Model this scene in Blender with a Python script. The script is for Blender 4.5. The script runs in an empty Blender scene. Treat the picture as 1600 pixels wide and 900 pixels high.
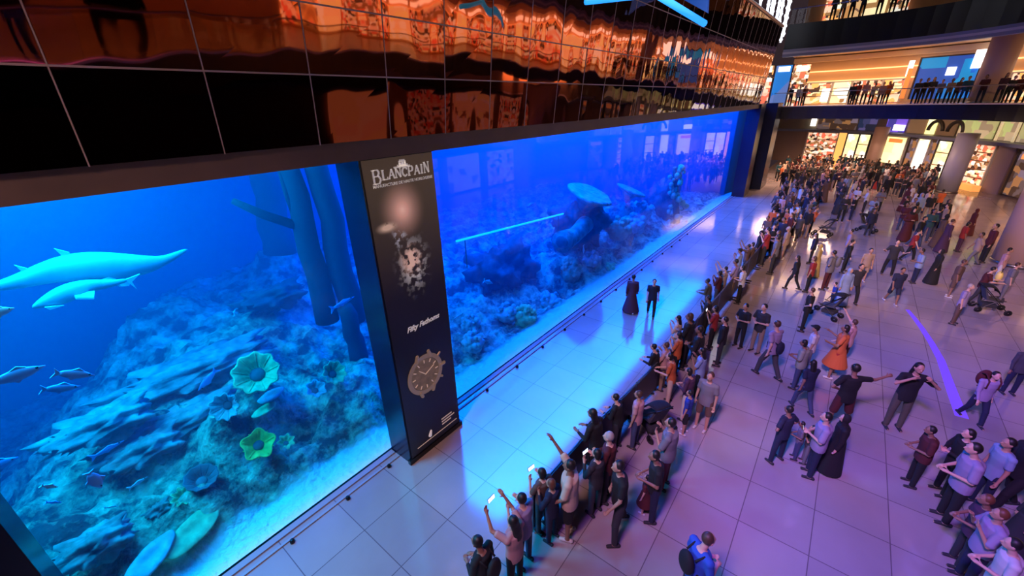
import bpy, bmesh, math, random
from mathutils import Vector, Matrix, noise
random.seed(7)
S = bpy.context.scene
# ------------------------------------------------------------------ camera
H0, D0, FPX = 7.668, 7.2, 638.742
_y, _p, _r = [math.radians(a) for a in (38.944107, 24.06222768, -1.807245)]
CF = Vector((math.cos(_p)*math.cos(_y), math.cos(_p)*math.sin(_y), -math.sin(_p)))
_rr = Vector((math.sin(_y), -math.cos(_y), 0)); _uu = _rr.cross(CF)
CR = _rr*math.cos(_r) + _uu*math.sin(_r); CU = -_rr*math.sin(_r) + _uu*math.cos(_r)
CAM = Vector((0, -D0, H0))
cd = bpy.data.cameras.new('camera'); cam = bpy.data.objects.new('camera', cd); S.collection.objects.link(cam)
cam.matrix_world = Matrix(((CR.x, CU.x, -CF.x, CAM.x), (CR.y, CU.y, -CF.y, CAM.y), (CR.z, CU.z, -CF.z, CAM.z), (0, 0, 0, 1)))
cd.sensor_width = 36; cd.lens = FPX*36/1600; cd.clip_start = .05; cd.clip_end = 400
S.camera = cam
S.view_settings.view_transform = 'Standard'; S.view_settings.look = 'None'
S.view_settings.exposure = 0.0; S.view_settings.gamma = 1; S.view_settings.use_curve_mapping = False
S.cycles.use_denoising = True; S.cycles.max_bounces = 7; S.cycles.glossy_bounces = 4; S.cycles.transparent_max_bounces = 12
S.cycles.volume_bounces = 0; S.cycles.diffuse_bounces = 2; S.cycles.sample_clamp_indirect = 4; S.cycles.caustics_reflective = False; S.cycles.caustics_refractive = False
w = bpy.data.worlds.new('world'); S.world = w; w.use_nodes = True
w.node_tree.nodes['Background'].inputs[0].default_value = (.30, .18, .22, 1); w.node_tree.nodes['Background'].inputs[1].default_value = .10
# ------------------------------------------------------------------ lamps
def area(loc, tgt, sx, sy, power, col):
    l = bpy.data.lights.new('area_light', 'AREA'); l.shape = 'RECTANGLE'; l.size = sx; l.size_y = sy; l.energy = power; l.color = col
    o = bpy.data.objects.new('ceiling_or_added_light', l); S.collection.objects.link(o); o.location = loc
    o.rotation_euler = (Vector(tgt)-Vector(loc)).to_track_quat('-Z', 'Y').to_euler(); return o
def spot(loc, tgt, power, col, ang, blend=.5, size=.3):
    l = bpy.data.lights.new('spot_light', 'SPOT'); l.energy = power; l.color = col; l.spot_size = math.radians(ang); l.spot_blend = blend; l.shadow_soft_size = size
    o = bpy.data.objects.new('standin_spot', l); S.collection.objects.link(o); o.location = loc
    o.rotation_euler = (Vector(tgt)-Vector(loc)).to_track_quat('-Z', 'Y').to_euler(); return o
LIGHT = True
spot((-5, -4.2, 15), (3.0, -3.0, 0), 5400, (1, .55, .46), 50, 1, .8)    # stand-in rig for hall lamps, put behind the viewer to hide its reflections
spot((-5, -5.5, 16), (16, -8, 0), 10500, (1, .56, .52), 46, 1, .8)
spot((-5, -5.5, 17), (34, -9, 0), 42000, (1, .60, .46), 34, 1, .8)
spot((-4, -6, 17), (9.5, -11.0, 0), 20000, (.28, .07, 1), 40, 1, .8)
spot((-4, -6, 16), (4.5, -6.5, 0), 3600, (.45, .12, 1), 36, 1, .8)
spot((-4, -6, 17), (20, -13, 0), 18000, (.36, .20, 1), 26, 1, .8)
spot((-4, -6, 17), (14.2, -8.7, 0), 9000, (1, .70, .66), 5, .7, .2)       # two tight warm beams
spot((-4, -6, 17), (10.0, -6.6, 0), 5000, (1, .62, .5), 7, .8, .2)
area((49, -7, 5.7), (49, -8, 0), 6, 12, 2600, (1, .60, .38))             # downlights under the far gallery
area((38, -20, 5.7), (38, -19, 0), 8, 3, 1300, (1, .52, .26))
area((50, -7, 11), (50, -8, 0), 4, 12, 500, (1, .62, .36))
# lamps over the water, inside the tank
area((25, 5, 9.1), (25, 5, 0), 32, 8, 23000, (.003, .21, 1))
area((-1.2, 4.4, 9.1), (1.2, 2.6, 0), 5, 3, 4400, (.03, .64, .78))
area((.2, 1.0, 9.1), (.8, .8, 0), 4, .9, 1500, (.16, .55, 1))  # added front lamp, only there to brighten the fish and sand
area((2, 10.5, 9.1), (3, 9, 0), 9, 6, 350, (.01, .28, 1))
# ------------------------------------------------------------------ picture-to-place helpers
def ray(px, py): return CF + CR*((px-800)/FPX) - CU*((py-450)/FPX)
def flo(px, py, z=0.0):
    d = ray(px, py); return CAM + d*((z-H0)/d.z)
def aty(px, py, y):
    d = ray(px, py); return CAM + d*((y+D0)/d.y)
def proj(P):
    v = Vector(P)-CAM; k = v.dot(CF); return 800+FPX*v.dot(CR)/k, 450-FPX*v.dot(CU)/k
# ------------------------------------------------------------------ materials
MATS = {}
def mat(name, col, rough=.6, metal=0, emit=None, es=1, ior=1.45, bump=0, bscale=5, var=0, vscale=4):
    if name in MATS: return MATS[name]
    m = bpy.data.materials.new(name); m.use_nodes = True; n = m.node_tree.nodes; L = m.node_tree.links; b = n['Principled BSDF']
    b.inputs['Base Color'].default_value = (*col, 1); b.inputs['Roughness'].default_value = rough; b.inputs['Metallic'].default_value = metal; b.inputs['IOR'].default_value = ior
    if emit: b.inputs['Emission Color'].default_value = (*emit, 1); b.inputs['Emission Strength'].default_value = es
    if bump or var:
        tc = n.new('ShaderNodeTexCoord')
    if var:
        t = n.new('ShaderNodeTexNoise'); t.inputs['Scale'].default_value = vscale; t.inputs['Detail'].default_value = 5; L.new(tc.outputs['Object'], t.inputs['Vector'])
        mr = n.new('ShaderNodeMapRange'); mr.inputs[1].default_value = .3; mr.inputs[2].default_value = .7; mr.inputs[3].default_value = 1-var; mr.inputs[4].default_value = 1+var
        L.new(t.outputs['Fac'], mr.inputs[0]); mx = n.new('ShaderNodeVectorMath'); mx.operation = 'SCALE'; mx.inputs[0].default_value = col
        L.new(mr.outputs[0], mx.inputs['Scale']); L.new(mx.outputs[0], b.inputs['Base Color'])
    if bump:
        t2 = n.new('ShaderNodeTexNoise'); t2.inputs['Scale'].default_value = bscale; t2.inputs['Detail'].default_value = 4; L.new(tc.outputs['Object'], t2.inputs['Vector'])
        bp = n.new('ShaderNodeBump'); bp.inputs['Strength'].default_value = bump; L.new(t2.outputs['Fac'], bp.inputs['Height']); L.new(bp.outputs[0], b.inputs['Normal'])
    MATS[name] = m; return m
def nodes_of(name):
    m = bpy.data.materials.new(name); m.use_nodes = True; MATS[name] = m; return m, m.node_tree.nodes, m.node_tree.links
def goods(name, cols, scale=(2, 2, 3), es=2.0, dark=.25):
    """lit shop interior: shelves of coloured goods behind a lit window"""
    if name in MATS: return MATS[name]
    m, n, L = nodes_of(name); b = n['Principled BSDF']; tc = n.new('ShaderNodeTexCoord'); mp = n.new('ShaderNodeMapping'); mp.inputs['Scale'].default_value = scale
    L.new(tc.outputs['Object'], mp.inputs[0]); v = n.new('ShaderNodeTexVoronoi'); v.inputs['Scale'].default_value = 1; v.distance = 'CHEBYCHEV'; L.new(mp.outputs[0], v.inputs['Vector'])
    r = n.new('ShaderNodeValToRGB'); r.color_ramp.interpolation = 'CONSTANT'; sp = n.new('ShaderNodeSeparateColor'); L.new(v.outputs['Color'], sp.inputs[0]); L.new(sp.outputs[0], r.inputs[0])
    e = r.color_ramp.elements
    for i, c in enumerate(cols):
        el = e[i] if i < 2 else e.new(i/len(cols)); el.position = i/len(cols); el.color = (*c, 1)
    L.new(r.outputs[0], b.inputs['Emission Color']); L.new(r.outputs[0], b.inputs['Base Color']); b.inputs['Emission Strength'].default_value = es; b.inputs['Roughness'].default_value = .5
    return m
M_band = mat('brown_band', (.15, .105, .09), .55, var=.12, vscale=1.5)
M_black = mat('black_panel', (.006, .006, .008), .35)
M_navy = mat('navy_column', (.006, .010, .035), .25)
M_col = mat('column_plaster', (.55, .36, .28), .45)
M_cream = mat('cream_wall', (.80, .52, .27), .6)
M_ceil = mat('gallery_ceiling', (.85, .62, .38), .6)
M_grey = mat('grey_trim', (.30, .28, .33), .5)
M_rail = mat('steel_rail', (.35, .33, .35), .3, 1)
M_dark = mat('dark_metal', (.02, .02, .025), .4, .6)
M_joint = mat('panel_joint', (.62, .46, .40), .4)
M_barrier = mat('barrier_panel', (.045, .045, .06), .4, .3)
M_white = mat('white_print', (.85, .78, .74), .5, emit=(.85, .75, .7), es=.25)
# floor: polished stone tiles
m, n, L = nodes_of('polished_tiles'); b = n['Principled BSDF']; tc = n.new('ShaderNodeTexCoord'); mp = n.new('ShaderNodeMapping'); mp.inputs['Location'].default_value = (-.02, .15, 0)
L.new(tc.outputs['Object'], mp.inputs[0]); br = n.new('ShaderNodeTexBrick'); br.offset = 0; br.inputs['Scale'].default_value = 1; br.inputs['Brick Width'].default_value = 1.165; br.inputs['Row Height'].default_value = 1.165
br.inputs['Mortar Size'].default_value = .010; br.inputs['Mortar Smooth'].default_value = .3; br.inputs['Color1'].default_value = (.39, .32, .335, 1); br.inputs['Color2'].default_value = (.34, .28, .30, 1); br.inputs['Mortar'].default_value = (.16, .12, .14, 1)
L.new(mp.outputs[0], br.inputs['Vector']); nz = n.new('ShaderNodeTexNoise'); nz.inputs['Scale'].default_value = .35; nz.inputs['Detail'].default_value = 6; L.new(tc.outputs['Object'], nz.inputs['Vector'])
mr = n.new('ShaderNodeMapRange'); mr.inputs[1].default_value = .3; mr.inputs[2].default_value = .7; mr.inputs[3].default_value = .8; mr.inputs[4].default_value = 1.12; L.new(nz.outputs['Fac'], mr.inputs[0])
vm = n.new('ShaderNodeVectorMath'); vm.operation = 'SCALE'; L.new(br.outputs['Color'], vm.inputs[0]); L.new(mr.outputs[0], vm.inputs['Scale']); L.new(vm.outputs[0], b.inputs['Base Color'])
b.inputs['Roughness'].default_value = .11; b.inputs['IOR'].default_value = 2.3; M_floor = m
# copper mirror panels
m, n, L = nodes_of('copper_mirror'); b = n['Principled BSDF']; b.inputs['Base Color'].default_value = (.46, .13, .065, 1); b.inputs['Metallic'].default_value = 1; b.inputs['Roughness'].default_value = .03
tc = n.new('ShaderNodeTexCoord'); mp = n.new('ShaderNodeMapping'); mp.inputs['Scale'].default_value = (1.2, 1, .45); L.new(tc.outputs['Object'], mp.inputs[0]); nz = n.new('ShaderNodeTexNoise'); nz.inputs['Scale'].default_value = .9; nz.inputs['Detail'].default_value = 1
L.new(mp.outputs[0], nz.inputs['Vector']); bp = n.new('ShaderNodeBump'); bp.inputs['Strength'].default_value = .45; bp.inputs['Distance'].default_value = .07; L.new(nz.outputs['Fac'], bp.inputs['Height']); L.new(bp.outputs[0], b.inputs['Normal']); M_mirror = m
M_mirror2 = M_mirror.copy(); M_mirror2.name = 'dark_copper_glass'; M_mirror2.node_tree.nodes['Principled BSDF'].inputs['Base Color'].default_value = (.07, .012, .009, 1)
# clear acrylic / balustrade glass
def glassy(name, f0=.04, tint=(1, 1, 1)):
    m, n, L = nodes_of(name); n.remove(n['Principled BSDF']); o = n['Material Output']; t = n.new('ShaderNodeBsdfTransparent'); t.inputs[0].default_value = (*tint, 1); g = n.new('ShaderNodeBsdfGlossy'); g.inputs['Roughness'].default_value = .02
    lw = n.new('ShaderNodeFresnel'); lw.inputs[0].default_value = 1.33; mx = n.new('ShaderNodeMixShader'); ge = n.new('ShaderNodeNewGeometry'); mt = n.new('ShaderNodeMath'); mt.operation = 'SUBTRACT'; mt.inputs[0].default_value = 1; L.new(ge.outputs['Backfacing'], mt.inputs[1]); m2 = n.new('ShaderNodeMath'); m2.operation = 'MULTIPLY'; L.new(lw.outputs[0], m2.inputs[0]); L.new(mt.outputs[0], m2.inputs[1]); L.new(m2.outputs[0], mx.inputs[0]); L.new(t.outputs[0], mx.inputs[1]); L.new(g.outputs[0], mx.inputs[2]); L.new(mx.outputs[0], o.inputs[0]); return m
M_acryl = glassy('clear_acrylic'); M_glass = glassy('balustrade_glass', tint=(.9, .95, .95))
# water volume
m, n, L = nodes_of('tank_water'); n.remove(n['Principled BSDF']); o = n['Material Output']
va = n.new('ShaderNodeVolumeAbsorption'); va.inputs['Color'].default_value = (.0, .90, .986, 1); va.inputs['Density'].default_value = .9
vs = n.new('ShaderNodeVolumeScatter'); vs.inputs['Color'].default_value = (.02, .45, 1, 1); vs.inputs['Density'].default_value = .035; vs.inputs['Anisotropy'].default_value = .0
ad = n.new('ShaderNodeAddShader'); L.new(va.outputs[0], ad.inputs[0]); L.new(vs.outputs[0], ad.inputs[1]); L.new(ad.outputs[0], o.inputs['Volume']); M_water = m
# ------------------------------------------------------------------ mesh helpers
class MB:
    def __init__(s): s.v = []; s.f = []
    def add(s, vs, fs):
        k = len(s.v); s.v += [tuple(v) for v in vs]; s.f += [tuple(i+k for i in f) for f in fs]; return s
    def box(s, a, b):
        x0, y0, z0 = a; x1, y1, z1 = b
        return s.add([(x0, y0, z0), (x1, y0, z0), (x1, y1, z0), (x0, y1, z0), (x0, y0, z1), (x1, y0, z1), (x1, y1, z1), (x0, y1, z1)],
                     [(0, 3, 2, 1), (4, 5, 6, 7), (0, 1, 5, 4), (1, 2, 6, 5), (2, 3, 7, 6), (3, 0, 4, 7)])
    def prism(s, pts, z0, z1):
        k = len(pts); return s.add([(p[0], p[1], z0) for p in pts]+[(p[0], p[1], z1) for p in pts], [tuple(range(k))[::-1], tuple(range(k, 2*k))]+[(i, (i+1) % k, k+(i+1) % k, k+i) for i in range(k)])
    def wallseg(s, p, q, z0, z1, t):
        p = Vector(p[:2]); q = Vector(q[:2]); d = (q-p).normalized(); nn = Vector((-d.y, d.x))*t
        return s.prism([p, q, q+nn, p+nn], z0, z1)
    def tube(s, pts, rad, seg=8, cap=True, sc=(1, 1)):
        pts = [Vector(p) for p in pts]; k = len(pts); rad = rad if hasattr(rad, '__len__') else [rad]*k; vs = []; ref = None
        for i, p in enumerate(pts):
            d = (pts[min(i+1, k-1)]-pts[max(i-1, 0)]).normalized()
            if ref is None: ref = Vector((0, 0, 1)) if abs(d.z) < .9 else Vector((1, 0, 0))
            a = d.cross(ref).normalized(); bb = a.cross(d).normalized(); ref = bb
            for j in range(seg):
                t = 2*math.pi*j/seg; vs.append(p+a*math.cos(t)*rad[i]*sc[0]+bb*math.sin(t)*rad[i]*sc[1])
        fs = [(i*seg+j, i*seg+(j+1) % seg, (i+1)*seg+(j+1) % seg, (i+1)*seg+j) for i in range(k-1) for j in range(seg)]
        if cap: fs += [tuple(range(seg))[::-1], tuple(range((k-1)*seg, k*seg))]
        return s.add(vs, fs)
    def caps(s, p, q, r0, r1, seg=10):
        p = Vector(p); q = Vector(q); d = (q-p); l = d.length; d = d/l if l > 1e-6 else Vector((0, 0, 1)); pts = []; rs = []
        for a in (-80, -50, -20): pts.append(p+d*r0*math.sin(math.radians(a))); rs.append(r0*math.cos(math.radians(a)))
        for a in (20, 50, 80): pts.append(q+d*r1*math.sin(math.radians(a))); rs.append(r1*math.cos(math.radians(a)))
        return s.tube(pts, rs, seg)
    def ball(s, c, r, seg=12, rings=8, jit=0):
        c = Vector(c); r = (r, r, r) if not hasattr(r, '__len__') else r; vs = []
        for i in range(1, rings):
            t = math.pi*i/rings
            for j in range(seg):
                u = 2*math.pi*j/seg; q = Vector((math.sin(t)*math.cos(u), math.sin(t)*math.sin(u), math.cos(t)))
                if jit: q *= 1+jit*(noise.noise(q*1.7+c*3)+(.9*noise.fractal(q*3.1+c, .6, 2.2, 4) if seg > 20 else 0))
                vs.append(c+Vector((q.x*r[0], q.y*r[1], q.z*r[2])))
        k = len(vs); vs += [c+Vector((0, 0, r[2])), c-Vector((0, 0, r[2]))]
        fs = [(i*seg+j, (i+1)*seg+j, (i+1)*seg+(j+1) % seg, i*seg+(j+1) % seg) for i in range(rings-2) for j in range(seg)]
        fs += [(k, j, (j+1) % seg) for j in range(seg)]+[(k+1, (rings-2)*seg+(j+1) % seg, (rings-2)*seg+j) for j in range(seg)]
        return s.add(vs, fs)
    def lathe(s, prof, seg=24, c=(0, 0, 0), closed=False, wob=0, k=7):
        vs = []; m_ = len(prof)
        for j in range(seg):
            u = 2*math.pi*j/seg; ww = 1+wob*math.cos(k*u)
            for r, z in prof: vs.append((c[0]+r*math.cos(u)*(ww if r > .01 else 1), c[1]+r*math.sin(u)*(ww if r > .01 else 1), c[2]+z))
        fs = [(j*m_+i, ((j+1) % seg)*m_+i, ((j+1) % seg)*m_+i+1, j*m_+i+1) for j in range(seg) for i in range(m_-1)]
        return s.add(vs, fs)
    def mesh(s, name, smooth=False):
        me = bpy.data.meshes.new(name); me.from_pydata(s.v, [], s.f); me.validate()
        bm = bmesh.new(); bm.from_mesh(me); bmesh.ops.recalc_face_normals(bm, faces=bm.faces); bm.to_mesh(me); bm.free()
        if smooth: me.shade_smooth()
        return me
    def build(s, name, m, parent=None, smooth=False, loc=(0, 0, 0), bev=0):
        me = s.mesh(name, smooth); o = bpy.data.objects.new(name, me); S.collection.objects.link(o); me.materials.append(m); o.location = loc
        if parent: o.parent = parent
        if bev:
            b_ = o.modifiers.new('bevel', 'BEVEL'); b_.width = bev; b_.segments = 2; b_.limit_method = 'ANGLE'
        return o
def empty(name, loc=(0, 0, 0), rz=0):
    o = bpy.data.objects.new(name, None); S.collection.objects.link(o); o.location = loc; o.rotation_euler = (0, 0, rz); o.empty_display_size = .1; return o
def tag(o, label, cat, group=None):
    o['label'] = label; o['category'] = cat
    if group: o['group'] = group
    return o
def struct(o): o['kind'] = 'structure'; return o
def copy_tree(o, parent=None):
    c = o.copy(); S.collection.objects.link(c); c.parent = parent
    for ch in o.children: copy_tree(ch, c)
    return c
# ------------------------------------------------------------------ the setting: floor, tank wall, canopy band, mirror facade
struct(MB().box((-12, -26, -.3), (80, -0.02, 0)).build('floor', M_floor))
TOPZ = 6.9
struct(MB().box((-2.9, -.79, 0), (-1.16, -.0, TOPZ)).build('wall_left', M_navy))
struct(MB().box((-12, -.79, 0), (-2.9, -.0, TOPZ)).build('wall_left', M_black))
struct(MB().box((39.2, -.95, 0), (41.2, .0, 7.2)).build('wall_right', M_navy))
struct(MB().box((41.2, -.3, 0), (43.4, .0, 7.2)).build('wall_right', M_col))
struct(MB().box((43.4, -1.5, 0), (46.2, .0, 7.2)).build('wall_right', M_navy))
# canopy band above the panes, rising a little to the right
bandpts = [(-12, 7.24), (0, 7.27), (4, 7.34), (9, 7.5), (39.2, 7.48)]
b_ = MB()
for (x0, z0), (x1, z1) in zip(bandpts, bandpts[1:]):
    b_.add([(x0, -.8, TOPZ), (x1, -.8, TOPZ), (x1, -.8, z1), (x0, -.8, z0), (x0, .1, TOPZ), (x1, .1, TOPZ), (x1, .1, z1), (x0, .1, z0)], [(0, 1, 2, 3), (4, 7, 6, 5), (0, 4, 5, 1), (3, 2, 6, 7)])
b_.add([(39.2, -.8, TOPZ), (39.2, .1, TOPZ), (39.2, .1, 7.48), (39.2, -.8, 7.48)], [(0, 1, 2, 3)])
struct(b_.build('trim_1', M_band))
struct(MB().box((-12, .0, 7.6), (41, .03, 12)).build('wall_back', M_black))
# leaning copper mirror panels
LEAN = math.tan(math.radians(6.7))
def fy(z): return -.82-(z-7.3)*LEAN
rows = [7.2, 8.15, 9.0, 10.4, 12.1]
mm = MB(); ml = MB(); bk = MB(); xs = [-9.1+1.3*i for i in range(37)]
xs = [x+.75 for x in xs]
def mquad(B, P, off, th):
    A_ = [Vector(p) for p in P]; nn = (A_[1]-A_[0]).cross(A_[3]-A_[0]).normalized()
    B.add([p+nn*off for p in A_]+[p+nn*(off-th) for p in A_], [(0, 1, 2, 3), (7, 6, 5, 4), (0, 4, 5, 1), (1, 5, 6, 2), (2, 6, 7, 3), (3, 7, 4, 0)])
rnd = random.Random(3)
for i in range(len(xs)-1):
    x0, x1 = xs[i], xs[i+1]
    for r0, r1 in zip(rows, rows[1:]):
        g = .010+.00035*max(x0, 0)
        j = [rnd.uniform(-.006, .006) for _ in range(4)]
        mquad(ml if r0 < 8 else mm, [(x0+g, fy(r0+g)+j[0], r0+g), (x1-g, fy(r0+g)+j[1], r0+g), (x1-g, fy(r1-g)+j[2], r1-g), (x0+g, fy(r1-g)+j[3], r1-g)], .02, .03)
for i in range(14):                                                     # rounded far end
    a0, a1 = math.radians(-90+i*9), math.radians(-90+(i+1)*9); R0 = 1.0
    for r0, r1 in zip(rows, rows[1:]):
        def P(a, z): return (xs[-1]+math.cos(a)*R0*1.3, fy(z)+R0+math.sin(a)*R0, z)
        mquad(ml if r0 < 8 else mm, [P(a0, r0), P(a1, r0), P(a1, r1), P(a0, r1)], .02, .03)
mquad(bk, [(-9, fy(7.2), 7.2), (xs[-1], fy(7.2), 7.2), (xs[-1], fy(12.15), 12.15), (-9, fy(12.15), 12.15)], -.02, .03)
jn = MB()
for x_ in xs:
    for r0, r1 in zip(rows, rows[1:]): wj = .006+.0003*max(x_, 0); mquad(jn, [(x_-wj, fy(r0), r0), (x_+wj, fy(r0), r0), (x_+wj, fy(r1), r1), (x_-wj, fy(r1), r1)], .024, .02)
for z_ in rows[1:-1]: mquad(jn, [(-9, fy(z_-.010), z_-.010), (xs[-1], fy(z_-.010), z_-.010), (xs[-1], fy(z_+.010), z_+.010), (-9, fy(z_+.010), z_+.010)], .025, .02)
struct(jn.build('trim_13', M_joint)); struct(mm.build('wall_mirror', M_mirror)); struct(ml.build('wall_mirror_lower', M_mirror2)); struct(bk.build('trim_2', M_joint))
struct(MB().tube([(-9, fy(12.2), 12.2), (xs[-1], fy(12.2), 12.2)], .09, 6).build('trim_3', M_rail))
# panes and inner tank walls
struct(MB().box((-1.16, .0, 0), (3.97, .02, TOPZ)).build('window_1', M_acryl))
struct(MB().box((5.55, .0, 0), (39.2, .02, TOPZ)).build('window_2', M_acryl))
M_backw = mat('tank_wall', (.05, .16, .26), .8)
struct(MB().box((-14, 15, -4), (60, 15.2, 9.4)).build('wall_tank_back', M_backw))
struct(MB().box((-14.2, .2, -4), (-14, 15, 9.4)).build('wall_tank_left', M_backw))
struct(MB().box((41.3, 1.0, -4), (41.5, 15, 9.4)).build('wall_tank_right', M_backw))
struct(MB().box((-14, .2, 9.3), (60, 15, 9.4)).build('ceiling', M_black))
wat = MB().box((-13.9, .04, -3.9), (41.2, 14.9, 8.6)).build('tank_water', M_water); wat['kind'] = 'stuff'; tag(wat, 'clear blue water filling the whole aquarium tank behind the panes', 'water')
# white gutter along the foot of the panes and its little floor lamps
struct(MB().box((-1.16, -.16, 0), (3.97, -.02, .035)).box((-1.16, -.34, 0), (3.97, -.29, .03)).box((5.62, -.16, 0), (39.2, -.02, .035)).box((5.62, -.34, 0), (39.2, -.29, .03)).build('baseboard_tank', M_grey))
# ------------------------------------------------------------------ advertising column
col = empty('advertising_column', (4.8, -.4, 0)); tag(col, 'tall dark advertising column with a watch poster between the two aquarium panes', 'column')
CO = Vector((4.8, -.4, 0))
def cpart(mb, name, m, parent=col, bev=0, smooth=False):
    mb.v = [tuple(Vector(v)-CO) for v in mb.v]; return mb.build(name, m, parent, smooth, bev=bev)
cpart(MB().box((3.99, -.74, .0), (5.62, -.0, TOPZ)), 'body', M_navy)
cpart(MB().box((3.95, -.79, .0), (5.66, -.70, .13)), 'plinth', M_black)
# poster: photographic print (a soft round glow above a pale diver, fading to black)
m, n, L = nodes_of('poster_print'); b = n['Principled BSDF']; tc = n.new('ShaderNodeTexCoord'); b.inputs['Roughness'].default_value = .3
def blob(cx, cz, rx, rz, inner=0.0):
    mp = n.new('ShaderNodeMapping'); mp.inputs['Location'].default_value = (-cx/rx, 0, -cz/rz); mp.inputs['Scale'].default_value = (1/rx, 0, 1/rz); L.new(tc.outputs['Object'], mp.inputs[0])
    g = n.new('ShaderNodeTexGradient'); g.gradient_type = 'QUADRATIC_SPHERE'; L.new(mp.outputs[0], g.inputs[0]); return g.outputs['Fac']
def mixc(a, fac, c):
    mx = n.new('ShaderNodeMix'); mx.data_type = 'RGBA'; mx.blend_type = 'MIX'; L.new(fac, mx.inputs[0])
    if isinstance(a, tuple): mx.inputs[6].default_value = (*a, 1)
    else: L.new(a, mx.inputs[6])
    if isinstance(c, tuple): mx.inputs[7].default_value = (*c, 1)
    else: L.new(c, mx.inputs[7])
    return mx.outputs[2]
zf = n.new('ShaderNodeSeparateXYZ'); L.new(tc.outputs['Object'], zf.inputs[0]); zr = n.new('ShaderNodeMapRange'); zr.inputs[1].default_value = 4.2; zr.inputs[2].default_value = 6.6; L.new(zf.outputs[2], zr.inputs[0])
base = mixc((.006, .005, .010), zr.outputs[0], (.060, .036, .028))
c1 = mixc(base, blob(-.07, 5.92, .58, .66), (1.0, .50, .40))
nz = n.new('ShaderNodeTexNoise'); nz.inputs['Scale'].default_value = 9; nz.inputs['Detail'].default_value = 3; L.new(tc.outputs['Object'], nz.inputs['Vector'])
def masked(f, lo=.5, hi=.62):
    r_ = n.new('ShaderNodeMapRange'); r_.inputs[1].default_value = lo; r_.inputs[2].default_value = hi; L.new(nz.outputs['Fac'], r_.inputs[0]); q = n.new('ShaderNodeMath'); q.operation = 'MULTIPLY'; L.new(f, q.inputs[0]); L.new(r_.outputs[0], q.inputs[1])
    s_ = n.new('ShaderNodeMath'); s_.operation = 'MULTIPLY'; s_.inputs[1].default_value = 2.2; s_.use_clamp = True; L.new(q.outputs[0], s_.inputs[0]); return s_.outputs[0]
c2 = mixc(c1, masked(blob(.02, 4.78, .55, .85)), (.42, .38, .38))
c3 = mixc(c2, masked(blob(-.02, 4.90, .36, .42), .40, .5), (.75, .45, .36))
c4 = mixc(c3, masked(blob(-.46, 5.66, .30, .13), .3, .4), (.62, .40, .30))
c5 = mixc(c4, masked(blob(-.22, 5.42, .24, .36), .52, .6), (.35, .33, .38))
L.new(c5, b.inputs['Base Color']); L.new(c5, b.inputs['Emission Color']); b.inputs['Emission Strength'].default_value = .55
pos = cpart(MB().box((4.03, -.765, .14), (5.60, -.735, TOPZ-.02)), 'poster', m)
# lettering: serif capitals drawn as strokes
def glyph(B, ch, x, z, h, w_, t, y):
    def ln(a, c, tt=t):
        a = Vector((x+a[0]*w_, 0, z+a[1]*h)); c = Vector((x+c[0]*w_, 0, z+c[1]*h)); d = (c-a).normalized(); nn = Vector((-d.z, 0, d.x))*tt/2
        B.add([(p.x, y, p.z) for p in (a-nn, c-nn, c+nn, a+nn)]+[(p.x, y-.012, p.z) for p in (a-nn, c-nn, c+nn, a+nn)], [(0, 1, 2, 3), (7, 6, 5, 4), (0, 4, 5, 1), (1, 5, 6, 2), (2, 6, 7, 3), (3, 7, 4, 0)])
    def ser(u, v, s_=.2): ln((u-s_, v), (u+s_, v), t*.45)
    if ch == 'B': ln((.1, 0), (.1, 1)); ln((.1, 1), (.65, 1), t*.6); ln((.65, 1), (.8, .78)); ln((.8, .78), (.6, .54)); ln((.1, .54), (.7, .54), t*.6); ln((.7, .54), (.92, .28)); ln((.92, .28), (.7, 0)); ln((.1, 0), (.7, 0), t*.6); ser(.1, 0); ser(.1, 1)
    if ch == 'L': ln((.2, 0), (.2, 1)); ln((.2, 0), (.9, 0), t*.6); ln((.9, 0), (.92, .25), t*.5); ser(.2, 1); ser(.2, 0)
    if ch == 'A': ln((.05, 0), (.5, 1), t*.6); ln((.5, 1), (.92, 0)); ln((.22, .35), (.75, .35), t*.5); ser(.05, 0, .14); ser(.92, 0, .14)
    if ch == 'N': ln((.12, 0), (.12, 1), t*.6); ln((.12, 1), (.88, 0)); ln((.88, 0), (.88, 1), t*.6); ser(.12, 0, .16); ser(.12, 1, .16); ser(.88, 1, .16)
    if ch == 'C': ln((.9, .8), (.6, 1), t*.7); ln((.6, 1), (.25, .85)); ln((.25, .85), (.1, .5)); ln((.1, .5), (.25, .15)); ln((.25, .15), (.6, 0)); ln((.6, 0), (.92, .2), t*.7); ln((.9, .7), (.9, 1), t*.5)
    if ch == 'P': ln((.15, 0), (.15, 1)); ln((.15, 1), (.7, 1), t*.6); ln((.7, 1), (.88, .74)); ln((.88, .74), (.7, .46)); ln((.7, .46), (.15, .46), t*.6); ser(.15, 0); ser(.15, 1)
    if ch == 'I': ln((.5, 0), (.5, 1)); ser(.5, 0, .3); ser(.5, 1, .3)
lt = MB(); x = 4.20
for i, ch in enumerate('BLANCPAIN'):
    big = i == 0; wd = {'I': .075, 'B': .17}.get(ch, .130); hh = .235 if big else .165
    glyph(lt, ch, x, 6.52-(.05 if big else 0), hh+(.0 if i < 8 else .03), wd, .034, -.766); x += wd+.0155
cpart(lt, 'brand_lettering', M_white)
em = MB()
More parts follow.
